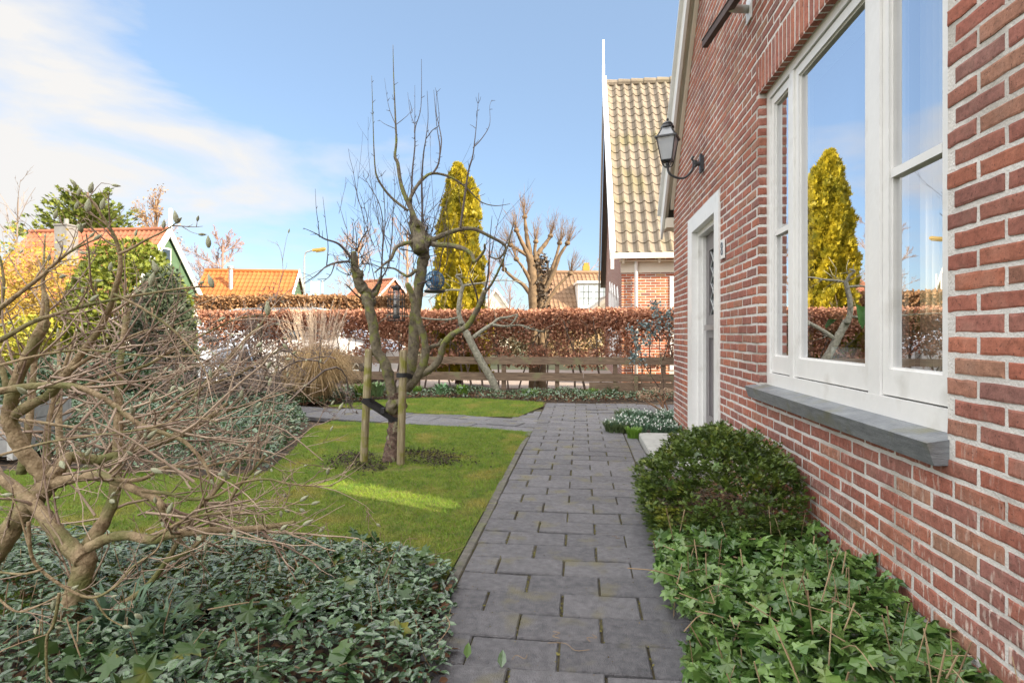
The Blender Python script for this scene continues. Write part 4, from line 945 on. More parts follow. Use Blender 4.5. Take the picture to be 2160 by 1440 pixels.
b = MB(); b.lathe((fp.x,fp.y-.0,zt_-.285), [(0,0),(.03,0),(.034,.02),(.02,.035),(0,.035)], 14); part(b, 'base', M['metal_black'], fd); b = MB(); b.lathe((fp.x-.002,fp.y-.027,zt_-.19), [(0,0),(.014,.0),(.018,.012),(.012,.03),(0,.032)], 12); part(b, 'port', M['metal_black'], fd)
fp2 = atD(917, 568, D0+.1); f2 = thing('bird_feeder', 'round blue wire feeder with dish hanging before the yellow conifer', 'bird feeder', fp2)
blue = mat('blue_wire', (.02,.10,.22), (.03,.14,.28), 3, rough=.4)
b = MB(); cz = fp2.z-.10; rr = .085
for i in range(10):
    a = math.pi*i/10; b.tube([Vector((fp2.x+rr*math.sin(t)*math.cos(a), fp2.y+rr*math.sin(t)*math.sin(a), cz+rr*math.cos(t))) for t in np.linspace(0, 2*math.pi, 25)], .003, 4)
for t in (.5,.9,1.3,1.7,2.1,2.6): b.tube([Vector((fp2.x+rr*math.sin(t)*math.cos(a), fp2.y+rr*math.sin(t)*math.sin(a), cz+rr*math.cos(t))) for a in np.linspace(0, 2*math.pi, 25)], .0026, 4)
b.tube([fp2+Vector((0,0,-.03)), fp2+Vector((0,0,.16))], .0015, 4); part(b, 'wire_ball', blue, f2)
b = MB(); b.lathe((fp2.x,fp2.y,cz), [(0,-.045),(.03,-.035),(.045,0),(.03,.035),(0,.045)], 14); part(b, 'fat_ball', mat('fat_ball', (.04,.18,.35), (.28,.22,.2), 40, rough=.9), f2, smooth=True)
b = MB(); b.lathe((fp2.x,fp2.y,cz-.112), [(0,0),(.085,.004),(.098,.022),(.094,.024),(.08,.009),(0,.006)], 24)
for i in range(8):
    a = 2*math.pi*i/8; b.tube([Vector((fp2.x+.09*math.cos(a), fp2.y+.09*math.sin(a), cz-.095)), Vector((fp2.x+.05*math.cos(a), fp2.y+.05*math.sin(a), cz-.05))], .0026, 4)
part(b, 'dish', M['metal_black'], f2, smooth=True)

# ------------------------------------------------------------------ magnolia in the left foreground
MG0 = G(115, 1365); ROUGH = .045; thin = .86; mg = thing('magnolia', 'multi-stemmed magnolia with tan bark and furry green buds in the left foreground', 'tree', (MG0.x, MG0.y, 0))
DM = (MG0-O).dot(FW); mt = MB(); ml = MB(); mw_ = MB(); bud = []
SPW = dict(wig=.16, up=.03, n=(3,2), ang=.75, lr=.55, rr=.62, seg=6, t0=.15, rmin=.0017)
def MLb(L, z, dz, r0, r1, k=10, nt=4, tl=(.15,.45), mb=None, up=.02):
    Q_, r_ = limb(mb or ml, L, z, dz, r0, r1, k, 5, .05); tp = []
    for _ in range(nt):
        i = rnd.randrange(int(len(Q_)*.25), len(Q_)-1); d = (Q_[i+1]-Q_[max(0,i-1)]).normalized(); e = rdir(d, rnd.uniform(.4,1.0)); e.z += .05
        S = dict(SPW); S['up'] = rnd.uniform(-.04,.09); S['n'] = (rnd.randint(1,3),) if rnd.random() < .6 else (2,2)
        hi_ = .35 if proj(Q_[i])[1] < 640 else 1.0
        grow(mw_, Q_[i], e, rnd.uniform(*tl)*hi_, max(.0025, min(.006, r_[i]*.55)), len(S['n']), S, tp)
    bud.extend([t for t in tp if rnd.random() < .55]); bud.append((Q_[-1], (Q_[-1]-Q_[-3]).normalized())); return Q_
MLb([(108,1375),(135,1320),(162,1255),(176,1205),(180,1170)], DM, .02, .052, .040, 14, 3, mb=mt)
MLb([(176,1180),(150,1155),(125,1128),(102,1098),(80,1071),(55,1048),(20,1020),(-40,985)], DM, .15, .034, .022, 12, 5, mb=mt)
MLb([(-30,1190),(0,1150),(44,1086),(80,1045),(107,1015)], DM+.1, .05, .046, .040, 12, 3, mb=mt)
MLb([(107,1015),(80,985),(52,955),(30,915),(20,880),(24,845),(40,790),(72,725),(95,680)], DM+.15, -.1, .036, .020, 12, 7, mb=mt)
MLb([(25,880),(55,858),(95,838),(125,810),(150,775),(195,715),(225,665),(243,610),(254,560),(246,510),(215,455),(185,412)], DM+.1, -.15, .022, .004, 10, 9)
MLb([(252,535),(275,525),(310,505),(345,488),(372,470)], DM-.05, -.05, .006, .002, 6, 1)
MLb([(215,455),(195,425),(165,440)], DM-.05, 0, .004, .002, 5, 0)
MLb([(107,1013),(128,985),(147,964),(180,966),(213,969),(260,955),(311,942),(345,930),(385,915),(440,880),(480,850)], DM+.1, .3, .030, .008, 12, 12)
MLb([(107,1022),(140,1012),(178,1004),(215,1004),(244,1013),(284,1031),(318,1046),(338,1062),(343,1098)], DM+.1, -.15, .024, .012, 12, 9)
MLb([(178,1165),(200,1128),(222,1093),(240,1049),(246,987),(249,900),(251,800),(258,730),(270,650)], DM+.05, .35, .032, .012, 12, 12, mb=mt)
MLb([(185,1155),(225,1136),(267,1129),(324,1138),(356,1128),(400,1122),(444,1118),(533,1114),(580,1108),(622,1102)], DM, -.15, .022, .008, 10, 12, up=0)
MLb([(120,1350),(178,1311),(222,1293),(267,1267),(311,1235),(351,1182),(385,1125),(415,1075),(450,1040),(490,990),(530,940)], DM-.05, .2, .014, .007, 8, 11)
MLb([(-20,835),(0,825),(60,815),(120,812),(170,818),(220,840),(262,872),(300,897),(350,915),(390,932),(430,975),(445,1010)], DM, -.1, .016, .006, 8, 12)
MLb([(-20,725),(0,718),(65,681),(110,665),(172,647),(230,634),(301,621),(387,608),(448,604)], DM-.2, .2, .011, .003, 8, 8)
MLb([(-20,665),(0,650),(50,612),(90,580),(120,552),(150,530),(200,505)], DM-.2, 0, .010, .003, 7, 7)
MLb([(20,860),(10,800),(0,760),(-10,700),(8,610),(0,540)], DM+.3, 0, .015, .004, 8, 7)
MLb([(45,1000),(60,900),(68,820),(75,740),(90,650),(92,560),(95,500)], DM+.35, .2, .020, .003, 8, 9)
MLb([(100,1010),(98,940),(105,880),(120,820),(160,700),(180,610)], DM+.4, .1, .018, .003, 8, 9)
MLb([(140,1010),(128,950),(124,880),(126,800),(122,700)], DM+.5, .2, .024, .008, 8, 9, mb=mt)
MLb([(311,942),(360,890),(400,850),(440,800),(478,760),(520,712),(545,690),(570,655),(580,640)], DM+.4, .5, .013, .003, 8, 11)
MLb([(260,955),(330,895),(380,845),(430,815),(500,790),(560,755),(600,730)], DM+.4, .4, .012, .003, 8, 10)
MLb([(330,935),(400,900),(470,870),(530,850),(590,832),(640,815)], DM+.4, .4, .011, .003, 8, 9)
MLb([(244,1013),(300,1010),(350,985),(420,985),(470,975),(520,965),(570,975)], DM, .1, .010, .003, 7, 9)
MLb([(351,1182),(400,1160),(440,1120),(470,1080),(500,1030),(540,985),(560,960)], DM-.05, .1, .010, .005, 7, 9)
MLb([(300,1035),(350,1040),(400,1052),(450,1048),(500,1020),(560,1010),(600,1018),(650,1024),(702,1024)], DM-.1, .0, .008, .0022, 6, 7, (.1,.28))
MLb([(320,1138),(380,1100),(430,1085),(500,1080),(560,1083),(610,1065),(635,1055)], DM-.15, 0, .007, .0022, 6, 8, (.1,.28))
MLb([(60,1100),(65,1165),(85,1200),(140,1240),(195,1260),(245,1235),(280,1195),(330,1160),(350,1115)], DM-.45, .1, .006, .003, 6, 7, (.1,.25))
MLb([(90,1200),(50,1210),(0,1206),(-30,1200)], DM-.45, 0, .005, .002, 6, 2, (.1,.2)); MLb([(125,1250),(115,1310),(98,1350),(100,1440),(104,1480)], DM-.5, 0, .005, .003, 6, 2, (.05,.15))
MLb([(200,1262),(225,1300),(260,1320)], DM-.4, 0, .004, .002, 5, 1, (.1,.2)); MLb([(0,1265),(40,1290),(100,1268),(150,1245)], DM-.4, 0, .004, .002, 5, 2, (.1,.2))
MLb([(96,700),(100,640),(90,590),(130,545),(190,500)], DM-.1, 0, .009, .003, 6, 5); MLb([(0,960),(90,935),(180,920),(300,905),(400,880),(460,890)], DM-.25, 0, .006, .002, 6, 7)
MLb([(0,770),(90,748),(180,738),(280,748),(360,752),(430,748)], DM-.2, .1, .006, .002, 6, 7); MLb([(170,818),(240,790),(310,770),(370,735),(440,700),(500,672),(562,664)], DM, .3, .010, .002, 6, 8)
MLb([(150,780),(210,742),(300,700),(352,690),(420,668)], DM, .3, .009, .002, 6, 7); MLb([(240,620),(300,650),(370,700),(420,760),(440,800)], DM-.1, 0, .006, .002, 6, 6); MLb([(0,880),(80,890),(150,900),(230,905),(330,880)], DM+.3, 0, .010, .003, 6, 8)
MLb([(60,1150),(40,1080),(20,1040)], DM-.3, 0, .004, .002, 5, 2)
for _ in range(58):    # the mesh of fine side shoots that fills the crown
    x = rnd.triangular(-20, 560, 240); y = rnd.triangular(660, 1130, 920); p = atD(x, y, DM+rnd.uniform(-.25,.75)); a = rnd.uniform(-.5,.9)
    d = (RT*math.cos(a)*rnd.choice((1,1,-1)) + UP*math.sin(a)*.8 + FW*rnd.uniform(-.4,.4)).normalized(); tp = []
    grow(mw_, p, d, rnd.uniform(.22,.50), rnd.uniform(.0036,.0068), 2, dict(SPW, n=(3,2), up=rnd.uniform(-.03,.06), wig=.18), tp); bud.extend([t for t in tp if rnd.random() < .3])
ROUGH = 0.0; thin = 1.0; bm_ = MB(); hand = [(190,405,.5),(165,412,.4),(160,440,.6),(185,445,.6),(215,440,.6),(372,468,.9),(345,480,.8),(440,520,.7),(433,1160,.3),(232,570,.4),(330,572,.8),(115,460,.5),(448,604,.9),(318,600,.2),(565,662,.9)]
bud2 = [(atD(x, y, DM-.12), Vector((rnd.uniform(-.4,.6), 0, .8)).normalized(), 1.35) for x, y, s_ in hand] + [(p, d, 1.0) for p, d in bud]
hd_b = bud2[:len(hand)]; rest_ = bud2[len(hand):]; rnd.shuffle(rest_); rest_ = sorted(rest_[:260], key=lambda t: (t[0]-O).length); budA = hd_b+rest_[:100-len(hd_b)]; bud2 = rest_[100-len(hd_b):]
for p, d, s_ in bud2:
    d = (d+Vector((0,0,.25))).normalized(); L = rnd.uniform(.014,.028)*s_; r_ = L*.24
    bm_.tube([p-d*L*.12, p+d*L*.08, p+d*L*.3, p+d*L*.58, p+d*L*.85, p+d*L*1.08], [r_*.35, r_*.75, r_, r_*.88, r_*.5, r_*.1], 8)
part(mt, 'trunk', M['magnolia_bark'], mg, smooth=True); part(ml, 'limbs', M['magnolia_bark'], mg, smooth=True); part(mw_, 'twigs', M['magnolia_twig'], mg, smooth=True); tag(part(bm_, 'buds', M['magnolia_bud'], mg, smooth=True), kind='stuff')
b0 = MB(); b0.tube([(0,0,-.12),(0,0,.08),(0,0,.3),(.01,0,.58),(.03,0,.85),(.05,0,1.08)], [.09,.19,.25,.22,.12,.025], 10)
proto = b0.build('bud', M['magnolia_bud'], None, smooth=True)
for i, (p, d, s_) in enumerate(budA):
    o_ = proto if i == 0 else proto.copy()
    if i: C.objects.link(o_)
    d = (d+Vector((0,0,.25))).normalized(); o_.parent = mg; o_.location = p-Vector(mg['_o']); o_.rotation_mode = 'QUATERNION'; o_.rotation_quaternion = d.to_track_quat('Z','Y'); L = rnd.uniform(.018,.031)*s_; o_.scale = (L,)*3

# ------------------------------------------------------------------ ground cover
def cover(name, P, n, tmpl, size, H, m, lab, cat, tilt=.5, depth=.75, base=0.0, kind='stuff', elong=1.0, pair=False):
    q = sample_poly(P, n); h = H(q); z = base + h*(1-depth*rng.random(n)**2.0)
    pos = np.concatenate([q, z[:,None]], 1); X_, Y_, Z_ = frames(n, tilt); s_ = rng.uniform(*size, n)
    b = MB(); tv, tf = tmpl; tv = tv*np.array([1/elong, 1, 1]); b.scatter(tv, tf, pos, X_, Y_, Z_, s_)
    if pair: b.scatter(tv, tf, pos, -X_, -Y_, Z_, s_)
    o = b.build(name, m); return tag(o, lab, cat, kind=kind)
def edgeh(P, h, fall, nscale=3.0, namp=.35):
    A = np.array([(p[0], p[1]) for p in P]); Bq = np.roll(A, -1, 0)
    def f(q):
        dm = np.full(len(q), 1e9)
        for a, c in zip(A, Bq):
            ab = c-a; t = np.clip(((q-a)@ab)/(ab@ab+1e-9), 0, 1); dm = np.minimum(dm, np.linalg.norm(q-(a+t[:,None]*ab), axis=1))
        return h*(0.25+.75*np.clip(dm/fall, 0, 1)**.6)*(1+namp*vnoise(q, nscale, 2))
    return f
ivy_m = mat('ivy_leaf', (.018,.06,.010), (.16,.27,.065), 14, isl=.85, rough=.30, transl=.12, spec=.5, c3=(.16,.22,.07), c3scale=9, c3lo=.58, c3hi=.7)
vin_m = mat('periwinkle_leaf', (.010,.036,.010), (.13,.22,.10), 14, isl=.85, rough=.22, transl=.06, spec=.9, bump=.3, bscale=90)
dry_m = mat('dry_stem', (.13,.075,.04), (.42,.31,.19), 25, isl=.8, rough=.8)
litter_m = mat('leaf_litter', (.05,.026,.015), (.20,.10,.05), 20, isl=.8, rough=.9)
def stems(name, P, n, H, lab, up=.9, L=(.08,.25), r=(.001,.0028), m=dry_m, lie=.5):
    q = sample_poly(P, n); h = H(q); b = MB()
    for (x, y), hh in zip(q, h):
        if rnd.random() < lie:
            a = rnd.uniform(0, 6.28); l = rnd.uniform(*L); d = Vector((math.cos(a), math.sin(a), rnd.uniform(-.1,.35))); p0 = Vector((x, y, hh*rnd.uniform(.5,1)+.01))
            c = rdir(d, 1.5)*l*rnd.uniform(-.2,.2); b.tube(smoothline([p0, p0+d*l*.5+c, p0+d*l], 3), rnd.uniform(*r), 4)
        else:
            p0 = Vector((x, y, 0)); d = Vector((rnd.gauss(0,.22), rnd.gauss(0,.22), 1)); l = hh*rnd.uniform(.8,1.5)+.02
            b.tube([p0, p0+d*l*.5+Vector((rnd.gauss(0,.01),0,0)), p0+d*l], rnd.uniform(*r), 5)
    return tag(b.build(name, m), lab, 'stems', kind='stuff')

ivP = [(.27,.6),(1.10,.6),(1.10,2.85),(.72,2.95),(.50,2.92),(.33,2.75),(.34,2.35),(.40,2.1),(.33,1.9),(.30,1.5)]
def ivH(q):
    x = q[:,0]; e = np.clip((x-.28)/.35, 0, 1)**.6; return (.06+.17*e)*(1+.3*vnoise(q, 3.2, 2))
cover('ivy', ivP, 5000, IVY, (.03,.078), ivH, ivy_m, 'bright green ivy spreading over the bed beside the brick wall', 'ivy', tilt=.55, depth=.6)
stems('cut_stems', ivP, 340, ivH, 'pale cut stems and trailing ivy runners at the right bed', L=(.08,.24), r=(.0009,.0026))
cover('leaf_litter', [(.45,.6),(1.1,.6),(1.1,4.6),(.5,4.6)], 2500, LEAF, (.02,.05), lambda q: np.full(len(q), .012), litter_m, 'brown leaf litter on soil beside the house wall', 'litter', tilt=.35, depth=.2)
pvP = [(-.38,1.0),(-.43,1.8),(-.50,2.2),(-.57,2.6),(-.80,2.76),(-1.2,2.80),(-1.6,2.86),(-2.1,2.78),(-2.7,2.75),(-3.6,2.7),(-3.6,.6),(-.9,.6)]
pvH = edgeh(pvP, .17, .25)
def hole_(q): return vnoise(q, 1.7, 11)
cover('periwinkle', pvP, 13500, LEAF, (.020,.046), pvH, vin_m, 'glossy dark periwinkle carpet in the left foreground bed', 'periwinkle', tilt=.30, depth=.8, elong=1.1, pair=True)
cover('ivy', [(-.62,1.0),(-.62,2.5),(-1.0,2.7),(-1.25,2.3),(-1.6,1.6),(-2.8,1.5),(-2.8,.9)], 260, IVY, (.04,.095), lambda q: pvH(q)*1.12+.01, mat('dark_ivy', (.03,.07,.02), (.07,.12,.035), 14, isl=.7, rough=.33, transl=.1, c3=(.16,.16,.02), c3scale=5, c3lo=.6, c3hi=.68), 'large dark ivy leaves poking through the periwinkle by the path', 'ivy', tilt=.5, depth=.5)
stems('cut_stems', pvP, 520, pvH, 'dry tan stubble among the periwinkle beside the path', L=(.06,.25), r=(.0009,.0022), lie=.4)
cover('leaf_litter', pvP, 2600, LEAF, (.03,.06), lambda q: np.full(len(q), .03), litter_m, 'reddish brown fallen leaves under the periwinkle', 'litter', tilt=.4, depth=.4)
ev_px = [(650,905),(610,945),(560,1000),(430,1012),(250,1000),(150,985),(60,960),(60,900),(260,875),(420,862),(560,858),(630,868)]
evP = [G(*p) for p in ev_px]; evH = edgeh(evP, .34, .6)
cover('ivy', evP, 15000, LEAF, (.03,.06), evH, vin_m, 'blue-green ground cover hump behind the magnolia at left lawn edge', 'ground cover', tilt=.6, depth=.7, elong=1.2, pair=False)
bd_px = [(560,858),(690,852),(800,838),(1000,838),(1148,846),(1240,846),(1300,842),(1420,842),(1420,818),(1000,815),(740,822),(560,840)]
bdP = [G(*p) for p in bd_px]; bdP = [Vector((p.x, min(p.y, 10.9), 0)) for p in bdP]; bdH = edgeh(bdP, .11, .35, 1.8, 1.3)
cover('ivy', bdP, 6500, LEAF, (.025,.055), bdH, vin_m, 'low ivy and periwinkle border along the foot of the rail fence', 'ground cover', tilt=.5, depth=.8)
cover('leaf_litter', bdP, 3500, LEAF, (.03,.07), lambda q: np.full(len(q), .02), litter_m, 'dead beech leaves on the border under the hedge', 'litter', tilt=.4, depth=.3)
# fallen twigs on the path
b = MB()
for (x, y, l, a) in ((1155,1355,.15,-.25),(1180,1345,.05,1.9),(1245,1352,.05,1.2),(1080,1390,.06,.5),(940,1362,.07,2.2),(1290,1130,.05,-.6)):
    p = G(x, y, PZ+.006); d = Vector((math.cos(a), math.sin(a), 0)); s_ = Vector((-d.y, d.x, 0)); b.tube(smoothline([p, p+d*l*.4+s_*.02, p+d*l*.7-s_*.012, p+d*l+s_*.01], 4), .0011, 5)
tag(b.build('fallen_twigs', dry_m), 'few thin dry twigs lying on the near paving slabs', 'twigs', kind='stuff')
for (x, y, s_, lab) in ((985,1388,.05,'small curled green leaf standing on nearest slab'), (1058,1408,.055,'dark curled leaf lying at the very front of path')):
    p = G(x, y, PZ+.004); b = MB(); b.scatter(*LEAF, np.array([tuple(p)]), np.array([(1,0,0.)]), np.array([(0,.5,.85)]), np.array([(0,-.85,.5)]), [s_]); tag(b.build('fallen_leaf', ivy_m if x < 1000 else vin_m), lab, 'leaf')

# ------------------------------------------------------------------ shrubs by the house
def blob_shell(c, r, n, jit=.12, zmin=None, ns=2.5, amp=.15):
    d = rng.normal(0, 1, (n,3)); d /= np.linalg.norm(d, axis=1, keepdims=True); nn = vnoise(d, ns, 4)
    rad = (1+amp*nn)*(1-jit*rng.random(n)**1.5); p = np.array(c)+d*rad[:,None]*np.array(r)
    nr = d/np.array(r); nr /= np.linalg.norm(nr, axis=1, keepdims=True)
    if zmin is not None: k = p[:,2] > zmin; p, nr = p[k], nr[k]
    return p, nr
NEED = []
for i in range(6):
    t = i/5; wd = .34*(1-t*.45)
    for s_ in (-1, 1): NEED.append([(0,t*.92,0),(s_*wd,t*.92+.13,.03),(s_*wd*.35,t*.92-.025,.0)])
SPRAY = (np.array([v for q in NEED for v in q]), np.arange(36).reshape(-1,3))
yew = thing('yew_shrub', 'low rounded dark green yew bush between path and brick wall', 'shrub', (.74, 3.42, 0))
pc_, nc2 = blob_shell((.76,3.28,.17), (.46,.68,.42), 2500, .16, .01, 2.8, .18); k = pc_[:,0] < 1.09; pc_, nc2 = pc_[k], nc2[k]
rep = 15; p = np.repeat(pc_, rep, 0); nr = np.repeat(nc2, rep, 0); n = len(p)
out_ = nr*.8+np.array((-.05,-.05,.25)); side = rng.normal(0, 1, (n,3)); side[:,2] *= .25
p = p+side*.012-nr*rng.uniform(0,.05,(n,1)); Y_ = out_+side*.75; Y_ /= np.linalg.norm(Y_,axis=1,keepdims=True)
Z_ = np.tile((0,0,1.),(n,1))+rng.normal(0,.25,(n,3))+nr*.3; X_ = np.cross(Y_,Z_); X_ /= np.linalg.norm(X_,axis=1,keepdims=True); Z_ = np.cross(X_,Y_)
b = MB(); b.scatter(*FAN, p, X_, Y_, Z_, rng.uniform(.017,.036,n))
part(b, 'foliage', mat('yew_needles', (.010,.034,.010), (.14,.20,.028), 7, isl=.5, rough=.45, transl=.12, c3=(.19,.20,.025), c3scale=6, c3lo=.58, c3hi=.7), yew)
b = MB()
for _ in range(50):
    a = rnd.uniform(0, 6.28); grow(b, Vector((.76,3.4,.02)), Vector((math.cos(a)*.9, math.sin(a), rnd.uniform(.2,1.0))), rnd.uniform(.2,.32), .006, 1, dict(wig=.15, up=.02, n=4, ang=.7, lr=.5, rr=.5, seg=5))
part(b, 'stems', mat('yew_wood', (.09,.05,.035), (.20,.12,.08), 20, rough=.9), yew)
n = 160; p, nr = blob_shell((.80,3.25,.15), (.46,.52,.36), n, .05, .02); X_,Y_,Z_ = frames(len(p), .4, nr); k = (p[:,1] < 3.6) & (p[:,0] < 1.1)
b = MB(); b.scatter(*IVY, p[k], X_[k], Y_[k], Z_[k], rng.uniform(.035,.07,len(p))[k]); tag(b.build('climbing_ivy', ivy_m), 'ivy leaves creeping up the front of the yew bush', 'ivy', kind='stuff')

# snowdrops and bulbs beside the step
sd_leaf = mat('snowdrop_leaf', (.07,.14,.085), (.15,.24,.15), 9, isl=.7, rough=.5, transl=.15)
petal = mat('white_petal', (.74,.76,.74), (.80,.82,.78), 9, rough=.6, transl=.2)
BL = (np.array([(-.05,0,0),(.05,0,0),(-.05,.10,.4),(.05,.10,.4),(-.035,.32,.75),(.035,.32,.75),(0,.62,.88)]), tri((None, np.array([(0,1,3,2),(2,3,5,4),(4,5,6,6)])))[1])
def leafclump(c, n, h, spread, m, parent, nm='leaves', wid=1.0, lean=.35):
    a = rng.uniform(0, 2*math.pi, n); rr_ = spread*np.sqrt(rng.random(n)); pos = np.stack([c[0]+rr_*np.cos(a), c[1]+rr_*np.sin(a), np.full(n, c[2])], -1)
    a2 = a+rng.normal(0,.7,n); Yv = np.stack([np.cos(a2), np.sin(a2), np.zeros(n)], -1)*lean*2; Xv = np.stack([-np.sin(a2), np.cos(a2), np.zeros(n)], -1)*wid; Zv = np.tile((0,0,1.), (n,1))
    b = MB(); b.scatter(*BL, pos, Xv, Yv, Zv, h*rng.uniform(.6,1.15,n)); return part(b, nm, m, parent)
sp_pos = [(1300,905),(1318,893),(1338,898),(1355,886),(1372,900),(1385,888),(1400,902),(1412,890),(1425,903),(1436,895),(1448,905),(1345,910),(1390,912),(1420,912),(1330,880),(1405,882)]
first = None
pl_lab = ['nearest the path', 'left end', 'second row from the path', 'middle, beside dry hydrangea stem', 'just behind the step', 'at foot of hydrangea', 'behind the middle of the step', 'by brown shrub stems', 'behind step near the wall', 'at the wall corner', 'against the white door frame', 'front row left of step', 'front row at step edge', 'front row near wall', 'back left', 'back right']
for i, (x, y) in enumerate(sp_pos):
    g0 = G(x, y+4); g0.z = 0
    if first is None:
        cl = thing('snowdrop_clump', '', 'snowdrops', g0, 'snowdrop clumps beside the step'); leafclump(g0, 150, .14, .10, sd_leaf, cl, lean=.4)
        fb = MB(); sb = MB()
        for _ in range(13):
            a = rnd.uniform(0,6.28); r_ = rnd.uniform(0,.11); q = Vector((g0.x+r_*math.cos(a), g0.y+r_*math.sin(a), 0)); h = rnd.uniform(.11,.17); o_ = Vector((math.cos(a), math.sin(a), 0))*.02
            sb.tube([q, q+Vector((0,0,h*.8)), q+Vector((0,0,h))+o_*.5, q+Vector((0,0,h-.008))+o_], .0012, 4)
            t_ = q+Vector((0,0,h-.010))+o_; pos = np.tile(tuple(t_), (3,1)); aa = rnd.uniform(0,2)+np.arange(3)*2.094; Yv = np.stack([np.cos(aa)*.35, np.sin(aa)*.35, -np.ones(3)], -1); Xv = np.stack([-np.sin(aa), np.cos(aa), np.zeros(3)], -1); fb.scatter(LEAF[0]*np.array([1.3,1,1]), LEAF[1], pos, Xv, Yv, np.cross(Xv,Yv), [.023]*3)
        part(fb, 'flowers', petal, cl); part(sb, 'flower_stalks', sd_leaf, cl); first = cl; o_ = cl
    else: o_ = copy_tree(first); o_.location = g0; o_.rotation_euler.z = i*1.7; s_ = rnd.uniform(.8,1.1); o_.scale = (s_,)*3
    o_['label'] = 'clump of white snowdrops beside the step, ' + pl_lab[i]
gr_m = mat('fresh_leaf', (.10,.22,.02), (.20,.34,.05), 8, isl=.6, rough=.5, transl=.3)
def clump(x, y, h, n, sp, lab, m=gr_m, z=0.0, nm='grass_clump', cat='plant', lean=.35, group=None, wid=1.0):
    g0 = G(x, y); g0.z = z; t_ = thing(nm, lab, cat, g0, group); leafclump(g0, n, h, sp, m, t_, lean=lean, wid=wid); return t_
clump(1338, 925, .13, 160, .07, 'bright green tuft of grass at the corner of the step')
dk = mat('dull_leaf', (.06,.10,.04), (.15,.19,.08), 8, isl=.6, rough=.6, transl=.2)
clump(1300, 912, .13, 260, .12, 'dull green tuft spilling onto the path edge before the snowdrops', dk, lean=.6)
clump(1320, 880, .12, 220, .13, 'mossy low tuft at the back left of the snowdrops', dk, lean=.6)
clump(1290, 830, .16, 120, .14, 'yellow-green leaf tuft in the border near the right fence end', dk)
clump(790, 836, .28, 110, .14, 'fresh bulb foliage in the border just left of the apple trunk', mat('bulb_leaf', (.10,.19,.07), (.2,.3,.12), 8, isl=.6, rough=.5), wid=1.4)
clump(765, 838, .26, 90, .12, 'green bulb leaves with yellow flecks behind the left stake', gr_m)
clump(880, 828, .15, 70, .08, 'small grass tuft in the border right of the apple trunk', gr_m)
clump(935, 832, .22, 40, .12, 'broad pale daffodil leaves in the middle of the border', mat('broad_leaf', (.10,.22,.09), (.18,.34,.16), 8, isl=.6, rough=.5), wid=2.4)
clump(975, 832, .20, 40, .12, 'broad green leaves right of the pale daffodil clump', gr_m, wid=2.2)
clump(1118, 835, .13, 90, .13, 'light green tuft among the border ivy before the fence', gr_m)
clump(1245, 832, .13, 90, .14, 'light green tuft in the border by the path end', gr_m)
clump(250, 1385, .22, 40, .06, 'narrow grey-green bulb leaves in periwinkle at bottom left', sd_leaf, z=.03)
clump(330, 1420, .20, 30, .06, 'second tuft of narrow bulb leaves at the bottom edge', sd_leaf, z=.03)
clump(1700, 1405, .20, 22, .05, 'blue-green bulb leaves rising through the right-hand ivy', sd_leaf, z=.05)
clump(640, 846, .28, 300, .22, 'small green feathery plant before the ornamental grass', dk, lean=.5)

# hydrangea with dry heads and the eucalyptus shrub by the house corner
h0 = G(1402, 872); h0.z = 0; hy = thing('hydrangea', 'small hydrangea with dried beige flower heads by the house corner', 'shrub', h0)
b = MB(); hd = MB(); tp = []
for (bx, pts) in ((0, [(1398,874),(1396,858),(1385,840),(1362,832)]), (0, [(1400,874),(1398,850),(1392,835),(1388,825)]), (0, [(1412,880),(1408,862),(1402,845),(1404,825)]), (0, [(1398,868),(1380,856),(1368,850),(1358,838)]), (0, [(1400,872),(1398,852),(1408,838),(1415,824)])):
    Q_, r_ = limb(b, pts, (h0-O).dot(FW), .05, .016, .004, 7); tp.append(Q_[-1]); spurs(b, Q_, 7, (.05,.14), .002, buds=None)
for t_ in tp+[tp[0]+Vector((.06,0,-.05)), tp[3]+Vector((-.03,0,.05)), tp[1]+Vector((-.06,0,.02))]:
    p, nr = blob_shell(t_, (.075,.07,.05), 60, .5); X_,Y_,Z_ = frames(len(p), .4, nr); hd.scatter(*SMALL, p, X_, Y_, Z_, rng.uniform(.015,.03,len(p)))
part(b, 'stems', mat('hydrangea_wood', (.17,.09,.05), (.30,.18,.11), 15, rough=.85), hy, smooth=True); part(hd, 'flower_heads', mat('dried_petal', (.34,.22,.14), (.55,.42,.30), 15, isl=.8, rough=.9, transl=.2), hy)
eb = atY(1400, 835, 10.1); eb.z = 0; eu_ = thing('eucalyptus', 'young eucalyptus with round blue-grey leaves before the hedge by house corner', 'shrub', eb)
b = MB(); lf = MB()
for pts in ([(1402,838),(1398,790),(1392,740),(1390,690),(1385,655),(1378,640)], [(1400,830),(1372,790),(1355,760),(1345,720),(1330,690)], [(1398,760),(1410,720),(1412,680),(1408,655)], [(1385,720),(1370,690),(1352,680)], [(1345,720),(1340,745),(1330,755)], [(1395,720),(1375,700),(1362,725)]):
    Q_, r_ = limb(b, pts, (eb-O).dot(FW), -.1, .012, .003, 6)
    for q in Q_[len(Q_)//2:]:
        n = 12; pos = np.array([tuple(q)]*n)+rng.normal(0,.045,(n,3)); X_,Y_,Z_ = frames(n, 1.0); lf.scatter(LEAF[0]*np.array([1.4,1,1]), LEAF[1], pos, X_, Y_, Z_, rng.uniform(.035,.06,n))
part(b, 'stems', M['bark_red'], eu_, smooth=True); part(lf, 'leaves', mat('eucalyptus_leaf', (.12,.18,.18), (.24,.31,.31), 9, isl=.8, rough=.55), eu_)

